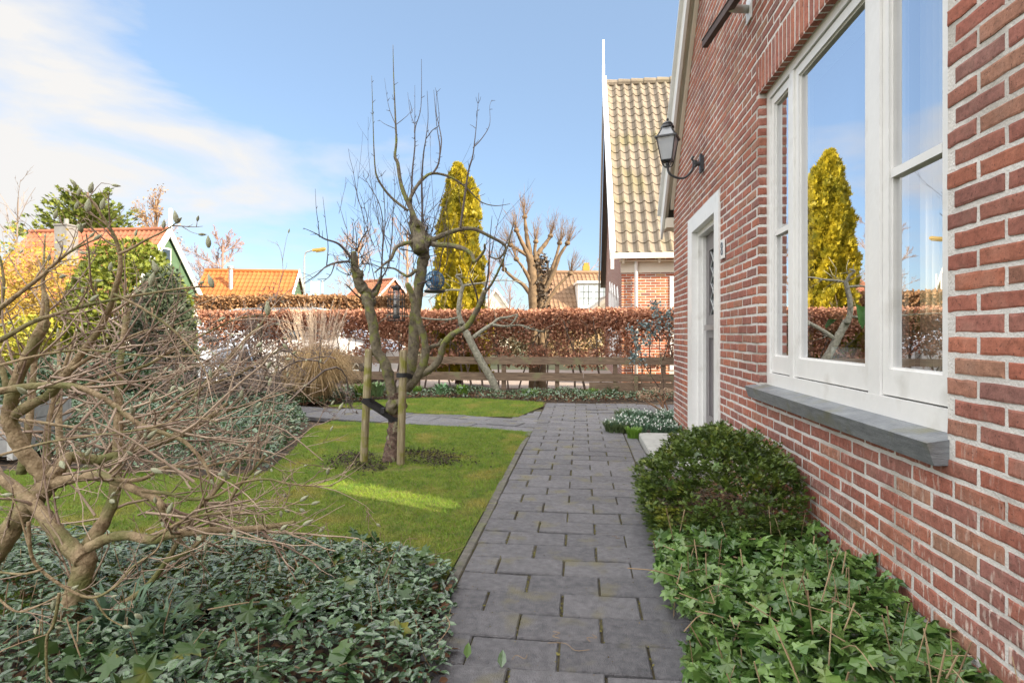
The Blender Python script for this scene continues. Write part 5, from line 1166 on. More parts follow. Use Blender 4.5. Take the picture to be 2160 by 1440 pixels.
# ------------------------------------------------------------------ rail fence, beech hedge and what stands along it
FY = 10.98
fx0, fx1 = atY(590, 760, FY).x, atY(1440, 760, FY).x+1.2
fe = thing('rail_fence', 'weathered brown wooden rail fence running in front of the beech hedge', 'fence', ((fx0+fx1)/2, FY, 0))
def hz_at(px, py): return atY(px, py, FY).z
za, zb_ = hz_at(1000, 752), hz_at(1000, 767); zc, zd = hz_at(1000, 785), hz_at(1000, 802)
L_ = (fx1-fx0)/3
for k in range(3):
    for (z0, z1) in ((zb_, za), (zd, zc)):
        b = MB(); b.box((fx0+k*L_+.004, FY-.018, z0+rnd.uniform(-.006,.006)), (fx0+(k+1)*L_-.004, FY+.008, z1+rnd.uniform(-.006,.006))); part(b, 'rail', M['fence_wood'], fe)
for px in (735, 880, 1062, 1175, 1298, 1400):
    x = atY(px, 780, FY).x; b = MB(); b.box((x-.04, FY+.010, -.1), (x+.04, FY+.09, za+.02)); part(b, 'post', M['fence_wood'], fe)
x0, x1 = atY(1243, 810, FY).x, fx1
b = MB(); b.box((x0, FY-.016, -.1), (x1, FY+.009, zd-.012)); part(b, 'base_board', M['fence_wood'], fe)
xm = atY(1342, 810, FY-.06).x; b = MB(); b.box((xm-.035, FY-.085, -.1), (xm+.035, FY-.020, zd+.12)); part(b, 'brace_post', M['fence_wood'], fe)

HY = 11.75; hx0, hx1 = atY(430, 700, HY).x, atY(1420, 700, HY).x+1.5; HTOP = 1.60
hd_ = thing('beech_hedge', 'clipped beech hedge with russet winter leaves behind the rail fence', 'hedge', ((hx0+hx1)/2, HY, 0))
beech = mat('beech_leaf', (.20,.075,.045), (.60,.32,.20), 8, isl=.8, rough=.6, transl=.25)
n = 56000; x = rng.uniform(hx0, hx1, n); t = rng.random(n)
z = np.where(rng.random(n) < .58, HTOP-.38*t**1.4, HTOP-.3-.85*rng.random(n)**1.15)
y = HY + rng.uniform(-.28,.28,n)
xr = (x-hx0)/(hx1-hx0); dens = vnoise(np.stack([x, z*1.4], -1), 1.9, 8)
cut_ = np.where(z > HTOP-.36, -9, -.34+.42*np.clip((HTOP-.36-z)/.85, 0, 1)); k = dens > cut_
z = z+.035*vnoise(np.stack([x, y], -1), 2.3, 3)
p = np.stack([x, y, z], -1)[k]; n = len(p); X_,Y_,Z_ = frames(n, 1.2); b = MB(); b.scatter(*SMALL, p, X_, Y_, Z_, rng.uniform(.045,.085,n))
part(b, 'foliage', beech, hd_)
b = MB(); x = hx0
while x < hx1:
    p0 = Vector((x, HY+rnd.uniform(-.08,.08), -.05)); S = dict(wig=.13, up=.05, n=(5,4), ang=.75, lr=.42, rr=.5, seg=7, t0=.25, rmin=.0025)
    grow(b, p0, Vector((rnd.gauss(0,.12), 0, 1)), 1.55, rnd.uniform(.014,.026), 2, S, k=4); x += rnd.uniform(.18,.34)
part(b, 'stems', mat('beech_wood', (.09,.065,.05), (.20,.15,.12), 20, rough=.9), hd_)

# yellow conifer
CYp = 12.75; cb = atY(968, 690, CYp); cb.z = 0
con = thing('conifer', 'tall golden-yellow columnar conifer rising behind the hedge', 'tree', cb)
topz = atY(960, 352, CYp).z; n = 30000; t = rng.random(n)**.85; a = rng.uniform(0, 2*math.pi, n)
prof = np.interp(t, [0,.06,.25,.5,.7,.85,.95,1.0], [.60,.60,.54,.46,.37,.25,.13,.02])
fl_ = 1+.30*np.sin(a*7+t*9)*.5+.45*vnoise(np.stack([np.cos(a)*1.3+t*1.5, np.sin(a)*1.3, t*6], -1), 2.0)
rr = prof*fl_*(1-.5*rng.random(n)**2.2)
twin = (rng.random(n) < .26) & (t > .80)
cxn = np.where(twin, .26, 0)+.05*(1-t); zt__ = np.where(twin, .93, 1.0)
pos = np.stack([cb.x-.02+cxn*1.0+rr*np.cos(a)*np.where(twin,.75,1), CYp+rr*np.sin(a), .1+(topz-.1)*t*zt__], -1)
nr = np.stack([np.cos(a), np.sin(a), np.full(n,.25)], -1); X_,Y_,Z_ = frames(n, .6, nr); Y_ = np.stack([np.cos(a)*.5, np.sin(a)*.5, np.full(n,1.0)], -1)+rng.normal(0,.35,(n,3)); Y_ /= np.linalg.norm(Y_,axis=1,keepdims=True); X_ = np.cross(Y_,Z_); X_ /= np.linalg.norm(X_,axis=1,keepdims=True)
FAN = (np.array([(0,0,0),(-.12,.3,.02),(-.38,.62,.0),(-.16,.62,.03),(-.05,1,0),(.05,.66,.02),(.30,.85,-.02),(.14,.5,.03),(.42,.45,0),(.12,.25,.02)]), np.array([(0,1,5),(1,2,3),(1,3,5),(3,4,5),(0,5,9),(5,6,7),(5,7,9),(7,8,9)]))
b = MB(); b.scatter(*FAN, pos, X_, Y_, Z_, rng.uniform(.07,.16,n))
part(b, 'foliage', mat('yellow_foliage', (.12,.13,.008), (.50,.38,.015), 2.4, isl=.45, rough=.6, transl=.2, c3=(.07,.10,.015), c3scale=2.2, c3lo=.60, c3hi=.76), con)
b = MB(); b.tube([cb, cb+Vector((0,0,topz*.5)), cb+Vector((0,0,topz*.9))], [.09,.06,.02], 8); part(b, 'trunk', M['bark_red'], con)

# pale leaning tree in front of the fence
lt0 = G(1047, 828); lD = (lt0-O).dot(FW); ltree = thing('leaning_tree', 'small bare tree with pale lichened trunk leaning left over the rail fence', 'tree', (lt0.x, lt0.y, 0))
b = MB()
for pts, r0, r1, dz, sp in (([(1050,836),(1040,805),(1018,768),(1000,735),(985,705),(972,680)], .105, .085, .1, 0), ([(974,684),(968,662),(969,636),(974,612),(976,602)], .07, .045, 0, 4),
    ([(972,668),(945,674),(910,673),(872,668),(812,664)], .035, .008, -.2, 12), ([(998,712),(1020,695),(1040,682),(1052,672),(1075,668),(1092,662)], .055, .018, .2, 8),
    ([(1040,685),(1065,688),(1100,686),(1125,695),(1148,700)], .035, .008, .2, 12), ([(975,604),(990,600),(1015,597),(1040,592),(1080,592),(1115,600)], .034, .006, .1, 10),
    ([(976,606),(970,590),(962,582),(972,578)], .04, .018, -.1, 6), ([(972,612),(945,612),(920,622),(905,632)], .03, .008, -.1, 8), ([(1092,664),(1082,680),(1070,690)], .03, .012, 0, 3)):
    Q_, _r = limb(b, pts, lD, dz, r0*.72, r1*.72, 10, 5, .1); spurs(b, Q_, sp, (.08,.4), .006) if sp else None
part(b, 'trunk', M['pale_bark'], ltree, smooth=True)

# pollarded tree behind the hedge
po = atY(1128, 700, 12.6); po.z = 0; pD = (po-O).dot(FW); pol = thing('pollard_tree', 'bare pollarded tree with knobbly golden limbs and dark ivied stem behind the hedge', 'tree', po)
b = MB(); tw_ = MB(); iv = MB(); tips = []
for pts, r0, r1, dz in (([(1126,850),(1126,760),(1125,700),(1124,620),(1122,570),(1118,545)], .13, .12, 0), ([(1143,850),(1141,760),(1143,700),(1142,640),(1138,580),(1132,545)], .14, .10, .1),
    ([(1122,560),(1110,530),(1098,505),(1090,488)], .08, .04, -.2), ([(1120,550),(1114,515),(1110,490),(1107,460)], .08, .04, .1), ([(1128,550),(1138,530),(1150,515),(1160,500)], .08, .045, .1),
    ([(1120,545),(1106,535),(1085,522),(1078,518)], .06, .03, -.2), ([(1126,610),(1112,580),(1100,560),(1090,548)], .06, .03, -.2), ([(1126,632),(1105,602),(1085,588),(1065,570)], .06, .04, 0),
    ([(1144,600),(1160,575),(1172,545),(1180,515)], .07, .035, .2), ([(1146,620),(1170,570),(1180,540),(1196,515)], .06, .035, -.1), ([(1146,650),(1165,620),(1180,600),(1202,578)], .06, .03, 0), ([(1132,548),(1128,530),(1130,512)], .06, .04, 0)):
    Q_, _r = limb(b, pts, pD, dz, r0*.72, r1*.66, 8, 5, .3)
    if pts[0][1] < 800: tips.append((Q_[-1], (Q_[-1]-Q_[-4]).normalized()))
for tpn, d in tips:
    b.lathe((tpn.x,tpn.y,tpn.z-.05), [(0,0),(.05,.02),(.065,.06),(.04,.1),(0,.11)], 8)
    for _ in range(26):
        e = rdir((d*.5+Vector((0,0,.8))).normalized(), rnd.uniform(.1,.8)); grow(tw_, tpn+e*.03, e, rnd.uniform(.2,.55), .005, 1, dict(wig=.07, up=.06, n=3, ang=.5, lr=.5, rr=.7, seg=4, rmin=.003))
part(b, 'trunk', M['gold_bark'], pol, smooth=True); part(tw_, 'twigs', mat('gold_twig', (.13,.08,.045), (.25,.16,.09), 5, rough=.8), pol)
n = 900; tt = rng.random(n); base = np.array([tuple(atD(1142, 705-tt_*165, pD+.1)) for tt_ in tt]); d_ = rng.normal(0,1,(n,3)); d_[:,2] *= .4; d_ /= np.linalg.norm(d_,axis=1,keepdims=True)
pos = base+d_*rng.uniform(.09,.22,(n,1)); X_,Y_,Z_ = frames(n, .8, d_); iv.scatter(*LEAF, pos, X_, Y_, Z_, rng.uniform(.05,.11,n)); part(iv, 'ivy', mat('dark_ivy_stem', (.04,.03,.025), (.11,.085,.06), 9, isl=.8, rough=.7), pol)

# ornamental grass
og = G(668, 846); ogt = thing('ornamental_grass', 'big straw-coloured clump of ornamental grass at the left end of the fence', 'grass', (og.x, og.y, 0))
b = MB(); fe_ = MB()
straw = mat('straw', (.30,.19,.08), (.60,.44,.24), 9, isl=.85, rough=.75, transl=.2)
for i in range(5600):
    a = rnd.uniform(0, 6.283); r0 = rnd.uniform(0,.18); p0 = np.array((og.x+r0*math.cos(a), og.y+r0*math.sin(a), 0)); o_ = np.array((math.cos(a), math.sin(a), 0)); sp = rnd.random()**.6
    h = rnd.uniform(.45,1.05); out_ = sp*rnd.uniform(.4,1.08); dr = (sp**1.5)*rnd.uniform(.1,.95)*h; a2 = a+1.57; wv = np.array((math.cos(a2), math.sin(a2), 0))*rnd.uniform(.003,.006)
    c = [p0, p0+o_*out_*.25+np.array((0,0,h*.5)), p0+o_*out_*.6+np.array((0,0,h*.88-dr*.1)), p0+o_*out_+np.array((0,0,h-dr))]
    V = []; 
    for j, q in enumerate(c): V += [q-wv*(1-j*.3), q+wv*(1-j*.3)]
    b.addnp(V, [(0,1,3,2),(2,3,5,4),(4,5,7,6)])
for i in range(150):
    a = rnd.uniform(0, 6.283); o_ = Vector((math.cos(a), math.sin(a), 0)); h = rnd.uniform(1.05,1.66); sp = rnd.uniform(.05,.62); p0 = Vector((og.x, og.y, 0))+o_*rnd.uniform(0,.12)
    q1 = p0+o_*sp*.5+Vector((0,0,h*.6)); q2 = p0+o_*sp+Vector((0,0,h)); fe_.tube([p0, q1, q2], [.0028,.0022,.0014], 3)
    n = 7
    for k in range(n):
        c_ = q1.lerp(q2, .55+.45*k/n); d = (q2-q1).normalized(); e = rdir(d, .35); fe_.tube([c_, c_+e*.07], [.0028,.0012], 3)
part(b, 'blades', straw, ogt); part(fe_, 'plumes', mat('plume', (.42,.31,.22), (.66,.54,.42), 9, isl=.8, rough=.9), ogt)

# contorted hazel
hz0 = G(505, 884); hzt = thing('contorted_hazel', 'bare corkscrew hazel, a dense tangle of curly grey-brown twigs left of the ornamental grass', 'shrub', (hz0.x, hz0.y, 0))
b = MB()
for i in range(24):
    a = rnd.uniform(0,6.28); d = Vector((math.cos(a)*.75, math.sin(a)*.75, rnd.uniform(.5,1.3))).normalized()
    grow(b, Vector((hz0.x+rnd.gauss(0,.08), hz0.y+rnd.gauss(0,.08), 0)), d, rnd.uniform(1.7,2.5), .022, 3, dict(wig=.30, up=.035, n=(6,5,4), ang=.9, lr=.42, rr=.55, seg=15, t0=.2, curl=.62, rmin=.0035), k=4)
part(b, 'branches', mat('hazel_bark', (.075,.055,.045), (.19,.145,.12), 20, isl=.5, rough=.75), hzt)

# left boundary: yew mound, dark shrub, golden shrub, planter
def mound(name, lab, c, r, n, m, sz, tmpl=FAN, amp=.15, jit=.3, cat='shrub', ns=2.5):
    t_ = thing(name, lab, cat, (c[0], c[1], 0)); p, nr = blob_shell(c, r, n, jit, .02, ns, amp); n = len(p); X_,Y_,Z_ = frames(n, .7, nr*.8+np.array((0,0,.4)))
    Y_ = Y_*.7+nr*.7; Y_ /= np.linalg.norm(Y_,axis=1,keepdims=True); X_ = np.cross(Y_,Z_); X_ /= np.linalg.norm(X_,axis=1,keepdims=True)+1e-9
    b = MB(); b.scatter(*tmpl, p, X_, Y_, Z_, rng.uniform(*sz, n)); part(b, 'foliage', m, t_)
    b = MB()
    for _ in range(9):
        a = rnd.uniform(0,6.28); grow(b, Vector((c[0], c[1], -.02)), Vector((math.cos(a)*.5, math.sin(a)*.5, 1)), r[2]*1.2, .03, 1, dict(wig=.12, up=.03, n=5, ang=.7, lr=.5, rr=.5, seg=5), k=5)
    part(b, 'stems', M['bark_red'], t_); return t_
yc = atD(272, 700, 10.2); mound('yew_mound', 'large rounded olive-green clipped shrub behind the magnolia, sunlit on its left', (yc.x, yc.y, 1.15), (1.0,.95,1.55), 16000, mat('olive_foliage', (.045,.075,.012), (.21,.235,.022), 2.5, isl=.5, rough=.6, transl=.15), (.07,.13))
yd = atD(346, 700, 9.4); mound('dark_shrub', 'narrow dark grey-green conical shrub right of the olive-green one', (yd.x, yd.y, .8), (.44,.5,1.34), 8000, mat('dark_foliage', (.022,.036,.018), (.065,.085,.05), 3, isl=.6, rough=.6), (.05,.10))
gs = atD(60, 700, 11.5); gst = thing('golden_shrub', 'wide golden-twigged shrub glowing in sun at the left edge', 'shrub', (gs.x, gs.y, 0)); b = MB(); lf = MB(); gt = []
for i in range(36):
    a = rnd.uniform(0,6.28); d = Vector((math.cos(a)*.9, math.sin(a)*.5, 1)).normalized(); grow(b, Vector((gs.x+rnd.gauss(0,.5), gs.y+rnd.gauss(0,.3), 0)), d, rnd.uniform(1.6,2.6), .018, 3, dict(wig=.16, up=.01, n=(6,5,4), ang=.7, lr=.5, rr=.6, seg=6, t0=.3, rmin=.005), gt, k=3)
part(b, 'branches', mat('golden_twig', (.22,.13,.04), (.40,.27,.09), 9, isl=.6, rough=.75), gst)
q = np.array([tuple(p) for p, d in gt]); q = q[rng.random(len(q)) < min(1, 9000/len(q))]; q = np.repeat(q, 4, 0)+rng.normal(0,.16,(len(q)*4,3)); X_,Y_,Z_ = frames(len(q), 1.2); lf.scatter(*SMALL, q, X_, Y_, Z_, rng.uniform(.05,.10,len(q)))
part(lf, 'leaves', mat('golden_leaf', (.30,.21,.03), (.55,.39,.07), 5, isl=.8, rough=.7, transl=.3), gst)
mound('golden_privet', 'bright yellow-green low shrub glimpsed low behind the magnolia at far left', (*tuple(atD(95, 790, 9.6))[:2], .55), (.95,.6,.85), 6500, mat('yellow_green', (.16,.19,.02), (.42,.38,.04), 3, isl=.6, rough=.6, transl=.2), (.05,.1))
mound('ivy_bank', 'dark ivy-covered bank behind the left lawn, under the olive shrub', (*tuple(atD(190, 820, 8.6))[:2], .2), (1.7,.6,.62), 9000, vin_m, (.05,.09), LEAF)
pl0 = G(18, 968); pD_ = (pl0-O).dot(FW); plt = thing('planter', 'grey wooden planter box behind the magnolia stems at left edge', 'planter', (pl0.x-.2, pl0.y+.25, 0))
b = MB(); c0 = pl0+RT*(-.35)
for k in range(3): 
    zc_ = .10+k*.155; b.obox(Vector((c0.x, c0.y, zc_)), RT*.80, FW*.03, Vector((0,0,.148))); b.obox(Vector((c0.x, c0.y, zc_))+RT*.385+FW*.33, RT*.03, FW*.62, Vector((0,0,.148))); b.obox(Vector((c0.x, c0.y, zc_))-RT*.385+FW*.33, RT*.03, FW*.62, Vector((0,0,.148))); b.obox(Vector((c0.x, c0.y, zc_))+FW*.66, RT*.80, FW*.03, Vector((0,0,.148)))
part(b, 'boards', mat('grey_boards', (.20,.20,.20), (.34,.34,.33), 8, rough=.8, bump=.4, bscale=30), plt)
b = MB(); b.obox(Vector((c0.x, c0.y, .44))+FW*.33, RT*.74, FW*.62, Vector((0,0,.03))); part(b, 'earth', M['soil'], plt)
ppm = mat('pale_post', (.45,.45,.43), None, rough=.7)
for s_ in (-1,1): b = MB(); b.obox(Vector((c0.x, c0.y, .26))+RT*.40*s_-FW*.02, RT*.05, FW*.05, Vector((0,0,.52))); part(b, 'corner_post', ppm, plt)
b = MB(); n = 500; p, nr = blob_shell((c0.x+FW.x*.33, c0.y+FW.y*.33, .47), (.35,.3,.14), n, .4); X_,Y_,Z_ = frames(len(p), .6, nr); b.scatter(*LEAF, p, X_, Y_, Z_, rng.uniform(.03,.07,len(p))); part(b, 'plants', vin_m, plt)

# ------------------------------------------------------------------ parked bicycle, cars beyond the hedge
bk = atD(478, 700, 10.6); bic = thing('bicycle', 'silver bicycle half hidden behind the corkscrew hazel', 'bicycle', (bk.x, bk.y, 0)); bx = Vector((.93,.36,0)); rubm = M['metal_black']
def wheel(cn_, r_, par, name='wheel'):
    b = MB(); t = np.linspace(0, 2*math.pi, 29); b.tube([cn_+bx*r_*math.cos(a)+UP*r_*math.sin(a) for a in t], .018, 6); w_ = part(b, name, rub, par)
    b = MB(); b.tube([cn_+bx*(r_-.02)*math.cos(a)+UP*(r_-.02)*math.sin(a) for a in t], .009, 5)
    for a in np.linspace(0, 2*math.pi, 17)[:-1]: b.tube([cn_, cn_+bx*(r_-.02)*math.cos(a)+UP*(r_-.02)*math.sin(a)], .002, 3)
    part(b, 'rim', M['galv'], w_)
w1_, w2_ = Vector((bk.x,bk.y,.34))-bx*.53, Vector((bk.x,bk.y,.34))+bx*.53; wheel(w1_, .34, bic); wheel(w2_, .34, bic)
bb_ = Vector((bk.x,bk.y,.30))-bx*.08; st_ = bb_-bx*.16+UP*.52; hd2 = w2_-bx*.20+UP*.58; b = MB()
for a_, c_ in ((w1_, bb_), (w1_, st_), (bb_, st_), (bb_, hd2), (st_+UP*-.02, hd2), (hd2+UP*.12-bx*.03, w2_)): b.tube([a_, c_], .017, 8)
part(b, 'frame', mat('silver_blue', (.5,.55,.66), None, rough=.3, metal=.6), bic); b = MB(); b.tube([hd2, hd2+UP*.2-bx*.05], .014, 8); hbn = Vector((-bx.y, bx.x, 0)); hc = hd2+UP*.2-bx*.05; b.tube(smoothline([hc-hbn*.28-bx*.2, hc-hbn*.22, hc, hc+hbn*.22, hc+hbn*.28-bx*.2]), .012, 6); part(b, 'handlebar', M['galv'], bic)
b = MB(); b.tube([st_, st_+UP*.18], .013, 6); b.tube([st_+UP*.2-bx*.14, st_+UP*.21-bx*.08, st_+UP*.19+bx*.12], [.05,.07,.02], 8); part(b, 'saddle', rub, bic)
for s_, w_ in ((-1, w1_),):
    b = MB(); t = np.linspace(-.2, 2.6, 14); b.tube([w_+bx*.37*math.cos(a)+UP*.37*math.sin(a) for a in t], .02, 6); part(b, 'mudguard', mat('white_guard', (.6,.62,.66), None, rough=.4), bic)
car_glass = mat('car_glass', (.03,.04,.05), None, rough=.05, spec=.8)
def car(c, ang, lab, colr, prof, L, W, group='cars parked beyond the hedge'):
    """side profile (x, z) extruded, with rounded shoulders, glass band, wheels, lamps"""
    t_ = thing('parked_car', lab, 'car', c, group); ex = Vector((math.cos(ang), math.sin(ang), 0)); ey = Vector((-math.sin(ang), math.cos(ang), 0)); c = Vector(c)
    body, glass = prof
    def P_(x, y, z): return c+ex*x+ey*y+UP*z
    paint = mat(lab.split()[0]+'_paint', colr, None, rough=.3, spec=.6, coat=.6)
    b = MB(); ys = [(-W/2+.05,.97),(-W/2,1.0),(W/2,1.0),(W/2-.05,.97)]; m_ = len(body); V = []
    for y_, s_ in ((-W/2+.10,.93),(-W/2+.03,.985),(-W/2,1.0),(W/2,1.0),(W/2-.03,.985),(W/2-.10,.93)):
        for x, z in body: tz = max(0, (z-.95))*.28; V.append(tuple(P_(x*s_, y_*(1-tz), .22+(z-.22)*(.99 if s_ < .95 else 1))))
    b.addnp(V, [(j*m_+i, j*m_+(i+1)%m_, (j+1)*m_+(i+1)%m_, (j+1)*m_+i) for j in range(5) for i in range(m_)])
    b.poly([[Vector(v) for v in V[:m_]]]); b.poly([[Vector(v) for v in V[-m_:]]]); part(b, 'body', paint, t_, smooth=False)
    for s_ in (-1, 1):
        for seg in glass:
            b = MB(); b.poly([[P_(x, s_*(W/2+.004)*(1-max(0,z-.95)*.28), z) for x, z in seg]], thick=ey*.004*s_); part(b, 'window', car_glass, t_)
        for xw in (-L*.31, L*.31):
            b = MB(); cc = P_(xw, s_*(W/2-.09), .32); ax = ey*s_; ang_ = np.linspace(0, 2*math.pi, 25)
            for (rr0, o0, rr1, o1) in ((.0,.06,.19,.085),(.19,.085,.22,.1),(.22,.1,.31,.1),(.31,.1,.325,.07),(.325,.07,.325,-.09)):
                v0 = [cc+ax*o0+ex*rr0*math.cos(a)+UP*rr0*math.sin(a) for a in ang_[:-1]]; v1 = [cc+ax*o1+ex*rr1*math.cos(a)+UP*rr1*math.sin(a) for a in ang_[:-1]]; b.addnp([tuple(q) for q in v0+v1], [(i,(i+1)%24,24+(i+1)%24,24+i) for i in range(24)])
            w_ = part(b, 'wheel', rub, t_); b = MB()
            for a in ang_[:-1:4]: b.tube([cc+ax*.105, cc+ax*.112+ex*.19*math.cos(a)+UP*.19*math.sin(a)], .022, 5)
            b.tube([cc+ax*.112+ex*.2*math.cos(a)+UP*.2*math.sin(a) for a in ang_], .014, 5); part(b, 'rim', M['galv'], w_)
    fx = max(x for x, z in body)
    for s_ in (-1, 1):
        b = MB(); b.obox(P_(fx-.12, s_*(W/2-.22), .72), ex*.22, ey*.30, UP*.14); part(b, 'headlight', M['galv'], t_)
        b = MB(); b.obox(P_(-fx+.06, s_*(W/2-.12), .85), ex*.1, ey*.2, UP*.2); part(b, 'tail_light', mat('tail_red', (.3,.01,.01), None, rough=.3), t_)
    return t_
van = [(-2.2,.3),(-2.2,1.0),(-2.1,1.15),(-1.85,1.72),(-1.5,1.80),(.3,1.82),(.75,1.72),(1.35,1.12),(2.05,.98),(2.2,.8),(2.2,.3),(1.7,.26),(-1.7,.26)]
vang = [[(-1.95,1.16),(-1.75,1.62),(-1.0,1.68),(-1.0,1.14)],[(-.93,1.14),(-.93,1.68),(.2,1.68),(.2,1.12)],[(.27,1.12),(.27,1.68),(.62,1.62),(1.1,1.12)]]
c1_ = atD(655, 700, 14.6); c1_.z = -.06; car(c1_, .06, 'white tall family car seen through the hedge behind the ornamental grass', (.75,.75,.76), (van, vang), 4.4, 1.8)
hb = [(-2.0,.3),(-2.05,.8),(-1.95,1.0),(-1.5,1.42),(-.9,1.50),(.2,1.50),(.55,1.44),(1.15,1.0),(1.85,.88),(2.05,.7),(2.05,.3),(1.6,.26),(-1.6,.26)]
hbg = [[(-1.75,1.02),(-1.4,1.36),(-.65,1.42),(-.65,1.0)],[(-.58,1.0),(-.58,1.42),(.15,1.42),(.15,.98)],[(.22,.98),(.22,1.42),(.48,1.38),(.95,.98)]]
c2_ = atD(465, 700, 14.2); c2_.z = -.06; car(c2_, -1.1, 'silver small hatchback behind the corkscrew hazel', (.52,.58,.66), (hb, hbg), 4.1, 1.7)

# ------------------------------------------------------------------ far hedge, houses, trees
fh = thing('far_hedge', 'sunlit russet hedge across the street, above the near hedge at left', 'hedge', tuple(atD(600, 700, 21))[:2]+(0,))
n = 26000; a0, a1 = atD(420, 700, 21), atD(870, 700, 21); u = rng.random(n); zt2 = 2.45; tt = rng.random(n)
pos = np.stack([a0.x+(a1.x-a0.x)*u, a0.y+(a1.y-a0.y)*u, np.zeros(n)], -1); pos[:,2] = zt2*(1-.75*tt**1.6)+.10*vnoise(pos, .9, 5); pos[:,:2] += rng.uniform(-.5,.5,(n,1))*np.array([[FW.x, FW.y]])
X_,Y_,Z_ = frames(n, 1.2); b = MB(); b.scatter(*SMALL, pos, X_, Y_, Z_, rng.uniform(.09,.16,n)); part(b, 'foliage', mat('far_beech', (.17,.08,.035), (.36,.21,.095), 3, isl=.8, rough=.7, transl=.2), fh)
b = MB()
for k in range(50): q = a0.lerp(a1, k/49); b.tube([(q.x,q.y,-.1),(q.x+rnd.gauss(0,.1),q.y,1.9)], .03, 4)
part(b, 'stems', M['bark_red'], fh)
fh2 = thing('far_hedge', 'second stretch of brown hedge across the street, behind the conifer', 'hedge', tuple(atD(1000, 700, 24))[:2]+(0,))
n = 16000; a0, a1 = atD(860, 700, 24), atD(1290, 700, 24); u = rng.random(n); pos = np.stack([a0.x+(a1.x-a0.x)*u, a0.y+(a1.y-a0.y)*u, np.zeros(n)], -1); pos[:,2] = 1.75*(1-.85*rng.random(n)**1.5)+.2*vnoise(pos, .9, 5); pos[:,:2] += rng.uniform(-.5,.5,(n,1))*np.array([[FW.x, FW.y]])
X_,Y_,Z_ = frames(n, 1.2); b = MB(); b.scatter(*SMALL, pos, X_, Y_, Z_, rng.uniform(.10,.17,n)); part(b, 'foliage', mat('far_hedge2', (.18,.12,.06), (.42,.30,.16), 3, isl=.8, rough=.7), fh2)

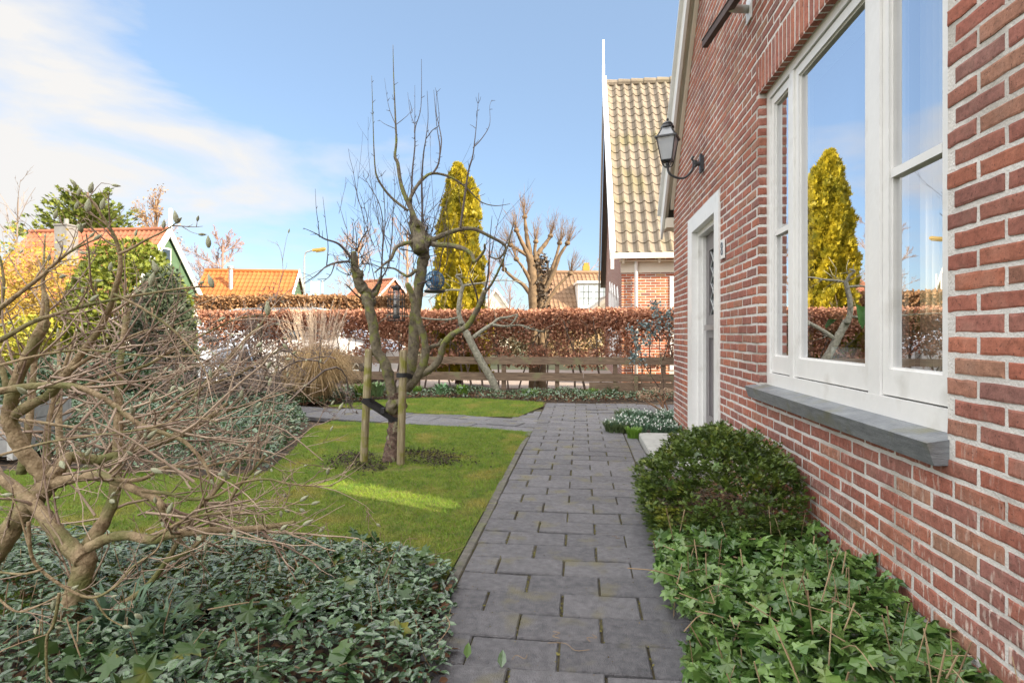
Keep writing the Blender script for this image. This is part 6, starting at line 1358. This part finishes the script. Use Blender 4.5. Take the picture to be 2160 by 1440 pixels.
or_tile = mat('orange_tile', (.21,.065,.035), (.31,.115,.06), 1.2, rough=.8, bump=.3, bscale=20, c3=(.18,.07,.04), c3scale=.8, c3lo=.52, c3hi=.7)
or_tile2 = mat('bright_orange_tile', (.27,.08,.018), (.38,.125,.03), 1.5, rough=.8, bump=.3, bscale=20)
brn_tile = mat('brown_tile', (.16,.09,.05), (.25,.155,.09), 1.2, rough=.8, c3=(.14,.09,.055), c3scale=.8, c3lo=.5, c3hi=.7)
green_m = mat('green_boards', (.065,.115,.065), (.085,.15,.085), 3, rough=.7, bump=.3, bscale=3)
def far_house(lab, apex, ridge_dir, rl, hw, eave, tile, gable_m, wall_m, pitch=.28, wb=.28, win=None, spike=0, verge=None):
    """apex: world point of the near gable's peak; ridge runs away along ridge_dir for rl; half width hw; eave height"""
    t_ = thing('house', lab, 'house', (apex.x, apex.y, 0)); rd = Vector(ridge_dir).normalized(); sd = Vector((-rd.y, rd.x, 0)); A = apex; B = apex+rd*rl
    b = MB()
    for s_ in (1, -1):
        e = A+sd*hw*s_; e.z = eave; f_ = B+sd*hw*s_; f_.z = eave; up_ = (A-e).normalized(); nr_ = max(3, int((A-e).length/.36)); row = (A-e).length/nr_
        oh = -sd*s_*0
        if s_ == 1: pantiles(b, e-rd*.15, f_, up_, 0, nr_, row, .05, pitch, 4)
        else: pantiles(b, e-rd*.15, f_, up_, 0, nr_, row, .05, pitch, 4)
    rf_ = part(b, 'roof', tile, t_)
    b = MB(); b.tube([A-rd*.1+UP*.05, B+UP*.05], .11, 8); part(b, 'ridge', tile, rf_)
    b = MB()
    for s_ in (1, -1):
        e = A+sd*(hw-.3)*s_; f_ = B+sd*(hw-.3)*s_; b.addnp([(e.x,e.y,-.1),(f_.x,f_.y,-.1),(f_.x,f_.y,eave+.2),(e.x,e.y,eave+.2)], [(0,1,2,3)])
    e, f_ = A+sd*(hw-.3), A-sd*(hw-.3); b.addnp([(e.x,e.y,-.1),(f_.x,f_.y,-.1),(f_.x,f_.y,eave+.1),(e.x,e.y,eave+.1)], [(0,1,2,3)]); b.addnp([(e.x+rd.x*rl,e.y+rd.y*rl,-.1),(f_.x+rd.x*rl,f_.y+rd.y*rl,-.1),(f_.x+rd.x*rl,f_.y+rd.y*rl,eave+.1),(e.x+rd.x*rl,e.y+rd.y*rl,eave+.1)], [(0,1,2,3)])
    part(b, 'wall', wall_m, t_)
    for nm, Pp in (('gable', A), ('rear_gable', B)):
        b = MB(); e, f_ = Pp+sd*hw, Pp-sd*hw; b.poly([[Vector((e.x,e.y,eave)), Pp-UP*.05, Vector((f_.x,f_.y,eave))]]); g_ = part(b, nm, gable_m, t_)
    b = MB()
    for s_ in (1, -1):
        e = A+sd*(hw+.15)*s_; e.z = eave-.15; a_ = A+UP*.14-rd*.2; e = e-rd*.2; d = (a_-e); wv = UP*wb
        b.poly([[e+UP*.12, a_+UP*.04, a_-wv*1.15, e-wv*.9]], thick=rd*.05)
    if spike: b.bar(A-rd*.2+UP*.1, A-rd*.2+UP*spike, .12, .12, up=rd)
    part(b, 'verge_board', verge or M['white'], t_)
    if win:
        for (s0, z0, w_, h_) in win:
            c_ = A+sd*s0-rd*.03; b = MB(); b.poly([[Vector((c_.x,c_.y,z0))-sd*w_/2, Vector((c_.x,c_.y,z0))+sd*w_/2, Vector((c_.x,c_.y,z0+h_))+sd*w_/2, Vector((c_.x,c_.y,z0+h_))-sd*w_/2]], thick=-rd*.08); wf = part(b, 'window', M['white'], t_)
            b = MB(); q = c_-rd*.09; hw2 = w_/2-.08
            b.poly([[Vector((q.x,q.y,z0+.08))-sd*hw2, Vector((q.x,q.y,z0+.08))+sd*hw2, Vector((q.x,q.y,z0+h_-.08))+sd*hw2, Vector((q.x,q.y,z0+h_-.08))-sd*hw2]]); part(b, 'pane', car_glass, wf)
    return t_, rf_, sd, rd
A1 = atD(352, 485, 30); rdv = (-RT*.995+FW*.10)
h1, r1_, sd1, rd1 = far_house('house with long orange-red roof and green boarded gable behind the olive shrub', A1, rdv, 7.8, 3.1, 2.6, or_tile, green_m, M['white'], .26, .42, [(.2, 4.4, .75, 1.15)], 1.1)
ch = atD(140, 520, 27.3); b = MB(); b.box((ch.x-.32, ch.y-.32, ch.z-.9), (ch.x+.32, ch.y+.32, ch.z+.95)); b.box((ch.x-.36, ch.y-.36, ch.z+.95), (ch.x+.36, ch.y+.36, ch.z+1.02)); b.tube([ch+UP*1.0, ch+UP*1.3], .1, 8); part(b, 'chimney', mat('zinc_chimney', (.16,.155,.15), (.22,.215,.21), 4, rough=.6), r1_)
A2 = atD(626, 574, 36); h2, r2_, sd2, rd2 = far_house('low house with bright orange roof beyond the far hedge', A2, (-RT*.985-FW*.12), 5.4, 2.6, 2.65, or_tile2, green_m, M['cream'], .26, .26)
ch = atD(487, 600, 34.3); b = MB(); b.tube([ch-UP*.8, ch+UP*.95], .13, 10); b.lathe((ch.x,ch.y,ch.z+.9), [(.13,0),(.2,.04),(.2,.16),(.13,.2),(0,.24)], 10); part(b, 'flue_pipe', M['galv'], r2_)
A3 = atD(830, 590, 44); far_house('distant orange hipped roof glimpsed behind the apple tree', A3, (-RT*.8+FW*.6), 4.0, 3.2, 2.4, or_tile, or_tile, M['cream'], .28, .1)
A5 = atD(1046, 612, 48); far_house('tiny distant gabled house between conifer and pollard tree', A5, (FW), 6.0, 1.6, 2.6, brn_tile, M['cream'], M['cream'], .3, .2)
A4 = atD(1290, 577, 34); h4, r4_, sd4, rd4 = far_house('brown-tiled house with white dormer window right of the pollard tree', A4, (-RT*.995-FW*.1), 4.6, 3.6, 1.3, brn_tile, M['white'], brick_tex('far_brick', (.3,.12,.07), (.36,.16,.1), (.4,.36,.3)), .24, .2)
dc = atD(1253, 640, 31.2); w_, h_ = 1.72, 1.35; dr = thing('tmp', 'x', 'x'); bpy.data.objects.remove(dr)
b = MB(); z0 = atD(1253, 650, 31.2).z; b.obox(Vector((dc.x,dc.y,z0+h_/2))+FW*.8, RT*w_, FW*1.6, UP*h_); b.obox(Vector((dc.x,dc.y,z0+h_+.05))+FW*.75, RT*(w_+.15), FW*1.8, UP*.12); dm_ = part(b, 'dormer', M['white'], h4)
for s_ in (-.42, .42):
    b = MB(); q = Vector((dc.x,dc.y,z0+h_/2+.03))+RT*s_-FW*.01; b.obox(q, RT*.70, FW*.03, UP*1.02); pn_ = part(b, 'dormer_pane', mat('pale_pane', (.30,.36,.40), (.5,.55,.58), 2, rough=.15), dm_); 
b = MB()
for s_ in (-.42, .42):
    q = Vector((dc.x,dc.y,z0+h_/2+.03))+RT*s_-FW*.03
    for k in (-.12, .12): b.obox(q+RT*k, RT*.025, FW*.02, UP*1.02)
    for k in (-.17, .17): b.obox(q+UP*k, RT*.7, FW*.02, UP*.025)
part(b, 'glazing_bars', mat('dark_bar', (.08,.09,.08), None, rough=.5), dm_)
cq = atD(1236, 570, 34.2); b = MB(); b.obox(cq, RT*.38, FW*.38, UP*.5); b.obox(cq+UP*.3, RT*.26, FW*.26, UP*.25); part(b, 'chimney', mat('lichen_brick', (.3,.19,.03), (.36,.24,.05), 5, rough=.9), r4_)
# small shed gable by the neighbour's wall
sd_ = atD(1291, 625, 26); far_house('small grey gabled shed porch beside the dormer house', sd_, FW, 3.0, .95, 2.15, M['taupe'], M['taupe'], M['taupe'], .3, .12, verge=M['taupe'])

# street lamp and frame
sl0 = atD(642, 700, 26); sl0.z = 0; slt = thing('street_lamp', 'grey street lamp with curved arm and yellow lantern left of the apple tree', 'street lamp', sl0)
b = MB(); z_ = atD(642, 545, 26).z; tpz = atD(642, 532, 26).z; b.tube([sl0, sl0+UP*z_], [.06,.04], 8); b.tube(smoothline([sl0+UP*z_, sl0+UP*(tpz-.03)+RT*.06, sl0+UP*(tpz+.05)+RT*.25, sl0+UP*(tpz+.08)+RT*.45]), .028, 6); part(b, 'pole', M['galv'], slt)
b = MB(); q = sl0+UP*(tpz+.12)+RT*.66; b.obox(q, RT*.55+UP*.07, FW*.22, UP*.10); b.obox(q-UP*.06+RT*.05, RT*.36+UP*.05, FW*.16, UP*.07); part(b, 'lantern', mat('lamp_yellow', (.28,.18,.03), (.33,.22,.05), 5, rough=.5), slt)
sg = atD(668, 604, 25); b = MB(); 
for px in (656, 672, 680): q0 = atD(px, 700, 25); q0.z = 0; b.tube([q0, q0+UP*atD(px, 592, 25).z], .03, 6)
b.obox(atD(664, 606, 25), RT*.36, FW*.03, UP*.5)
tag(b.build('sign_frame', mat('sign_grey', (.5,.52,.52), (.56,.58,.58), 4, rough=.5)), 'small pale panel on thin posts below the street lamp', 'sign')
# background trees
def bare_tree(px, D, pytop, lab, m, n=(7,6,5), trunk_r=.16, spread=.6, leaves=None, ntr=1, rmin=.008, base_w=.0, lvl=3, up=.05, name='bare_tree', frac=.45):
    c = atD(px, 700, D); c.z = 0; H = atD(px, pytop, D).z; t_ = thing(name, lab, 'tree', c); b = MB(); tw_ = MB(); tp = []
    for k in range(ntr):
        o_ = c+RT*rnd.uniform(-base_w, base_w); P0, _ = grow(b, o_, Vector((rnd.gauss(0,.06),0,1)), H*.95, trunk_r, 0, dict(wig=.04, up=.05, n=0, ang=.5, lr=.5, rr=.6, seg=8))
        for j in range(16):
            i = rnd.randrange(2, 8); d = rdir(Vector((0,0,1)), rnd.uniform(.3, 1.0)*spread*1.4)
            grow(tw_, P0[i], d, H*frac*(1.15-.09*i)*rnd.uniform(.6,1.1), trunk_r*.35, lvl, dict(wig=.10, up=up, n=n, ang=.55, lr=.52, rr=.55, seg=5, t0=.25, rmin=rmin), tp, k=3)
    part(b, 'trunk', m, t_); part(tw_, 'twigs', m, t_)
    if leaves: 
        q = np.array([tuple(p) for p, d in tp]); q = q[rng.random(len(q)) < leaves[1]]; q = q+rng.normal(0,.12,q.shape); X_,Y_,Z_ = frames(len(q), 1.2); lf = MB(); lf.scatter(*SMALL, q, X_, Y_, Z_, rng.uniform(.09,.2,len(q))); part(lf, 'leaves', leaves[0], t_)
    return t_
warm = mat('warm_twig', (.20,.115,.07), (.33,.21,.13), 3, rough=.9); pink = mat('pink_twig', (.21,.12,.09), (.33,.21,.165), 3, rough=.9)
rust = mat('rust_leaf', (.24,.12,.04), (.38,.22,.09), 3, isl=.8, rough=.8)
bare_tree(325, 40, 405, 'brown-leaved tree rising behind the green gable', warm, (6,5,4), .2, .6, (rust, .45), frac=.34)
bare_tree(470, 44, 492, 'round pinkish birch-like tree between the two orange roofs', pink, (8,6,5), .15, .9, frac=.40, rmin=.011)
bare_tree(760, 30, 490, 'thin bare tree with warm twigs behind the left limbs of the apple tree', warm, (6,5,4), .09, .9, frac=.42, rmin=.006)
bare_tree(860, 32, 470, 'thin bare tree behind the middle of the apple tree', warm, (6,5,4), .10, .9, frac=.42, rmin=.006)
bare_tree(1075, 40, 590, 'small pale bare tree between conifer and pollard', pink, (4,4,3), .06, .7, frac=.5, rmin=.006)
bare_tree(1245, 60, 545, 'distant bare treetop above the dormer house roof', pink, (4,4,3), .12, .7, frac=.4)
bare_tree(1030, 36, 520, 'slender warm-twigged tree just right of the yellow conifer', pink, (4,3,3), .07, .4, frac=.4, rmin=.005)
bare_tree(30, 12.5, 400, 'thin bare sapling above the golden shrub at left edge', mat('grey_twig', (.22,.18,.16), None, rough=.9), (3,2), .03, .6, lvl=2, frac=.4, rmin=.004)
bare_tree(935, 45, 560, 'faint bare tree behind the blue bird feeder', warm, (4,4,3), .09, .8, frac=.4)
# dark conifer behind the red roof
fc_ = atD(185, 700, 42); fc_.z = 0; fct = thing('conifer', 'broad dark green conifer with drooping plumed boughs behind the red roof', 'tree', fc_); b = MB(); lf = MB(); Ht = atD(185, 388, 42).z
b.tube([fc_, fc_+UP*Ht*.95], [.4,.08], 8); P_, N_ = [], []
for i in range(105):
    t = rnd.random()**.7; a = rnd.uniform(0, 6.28); L = ((1-t)*4.4+1.2)*rnd.uniform(.6,1.2); z = Ht*(.30+.66*t); d = Vector((math.cos(a), math.sin(a), .42)).normalized(); p0 = fc_+UP*z*.93
    pts = [p0+d*L*s_+UP*(.28*L*s_*s_) for s_ in np.linspace(0,1,7)]; b.tube(pts, [.05*(1-s_*.8) for s_ in np.linspace(0,1,7)], 4)
    for k in range(60): s_ = rnd.random()**.7; j = min(5, int(s_*6)); q = pts[j].lerp(pts[j+1], s_*6-j); P_.append(tuple(q+Vector((rnd.gauss(0,.16), rnd.gauss(0,.16), rnd.gauss(-.06,.10))))); N_.append(tuple(d))
P_ = np.array(P_); N_ = np.array(N_); X_,Y_,Z_ = frames(len(P_), .8); Y_ = Y_*.5+N_+np.array((0,0,.2)); Y_ /= np.linalg.norm(Y_,axis=1,keepdims=True); X_ = np.cross(Y_,Z_); X_ /= np.linalg.norm(X_,axis=1,keepdims=True)
lf.scatter(*FAN, P_, X_, Y_, Z_, rng.uniform(.22,.5,len(P_))); part(b, 'trunk', M['bark_red'], fct); part(lf, 'foliage', mat('cedar_foliage', (.05,.085,.015), (.20,.22,.03), 1.5, isl=.6, rough=.7, transl=.15), fct)
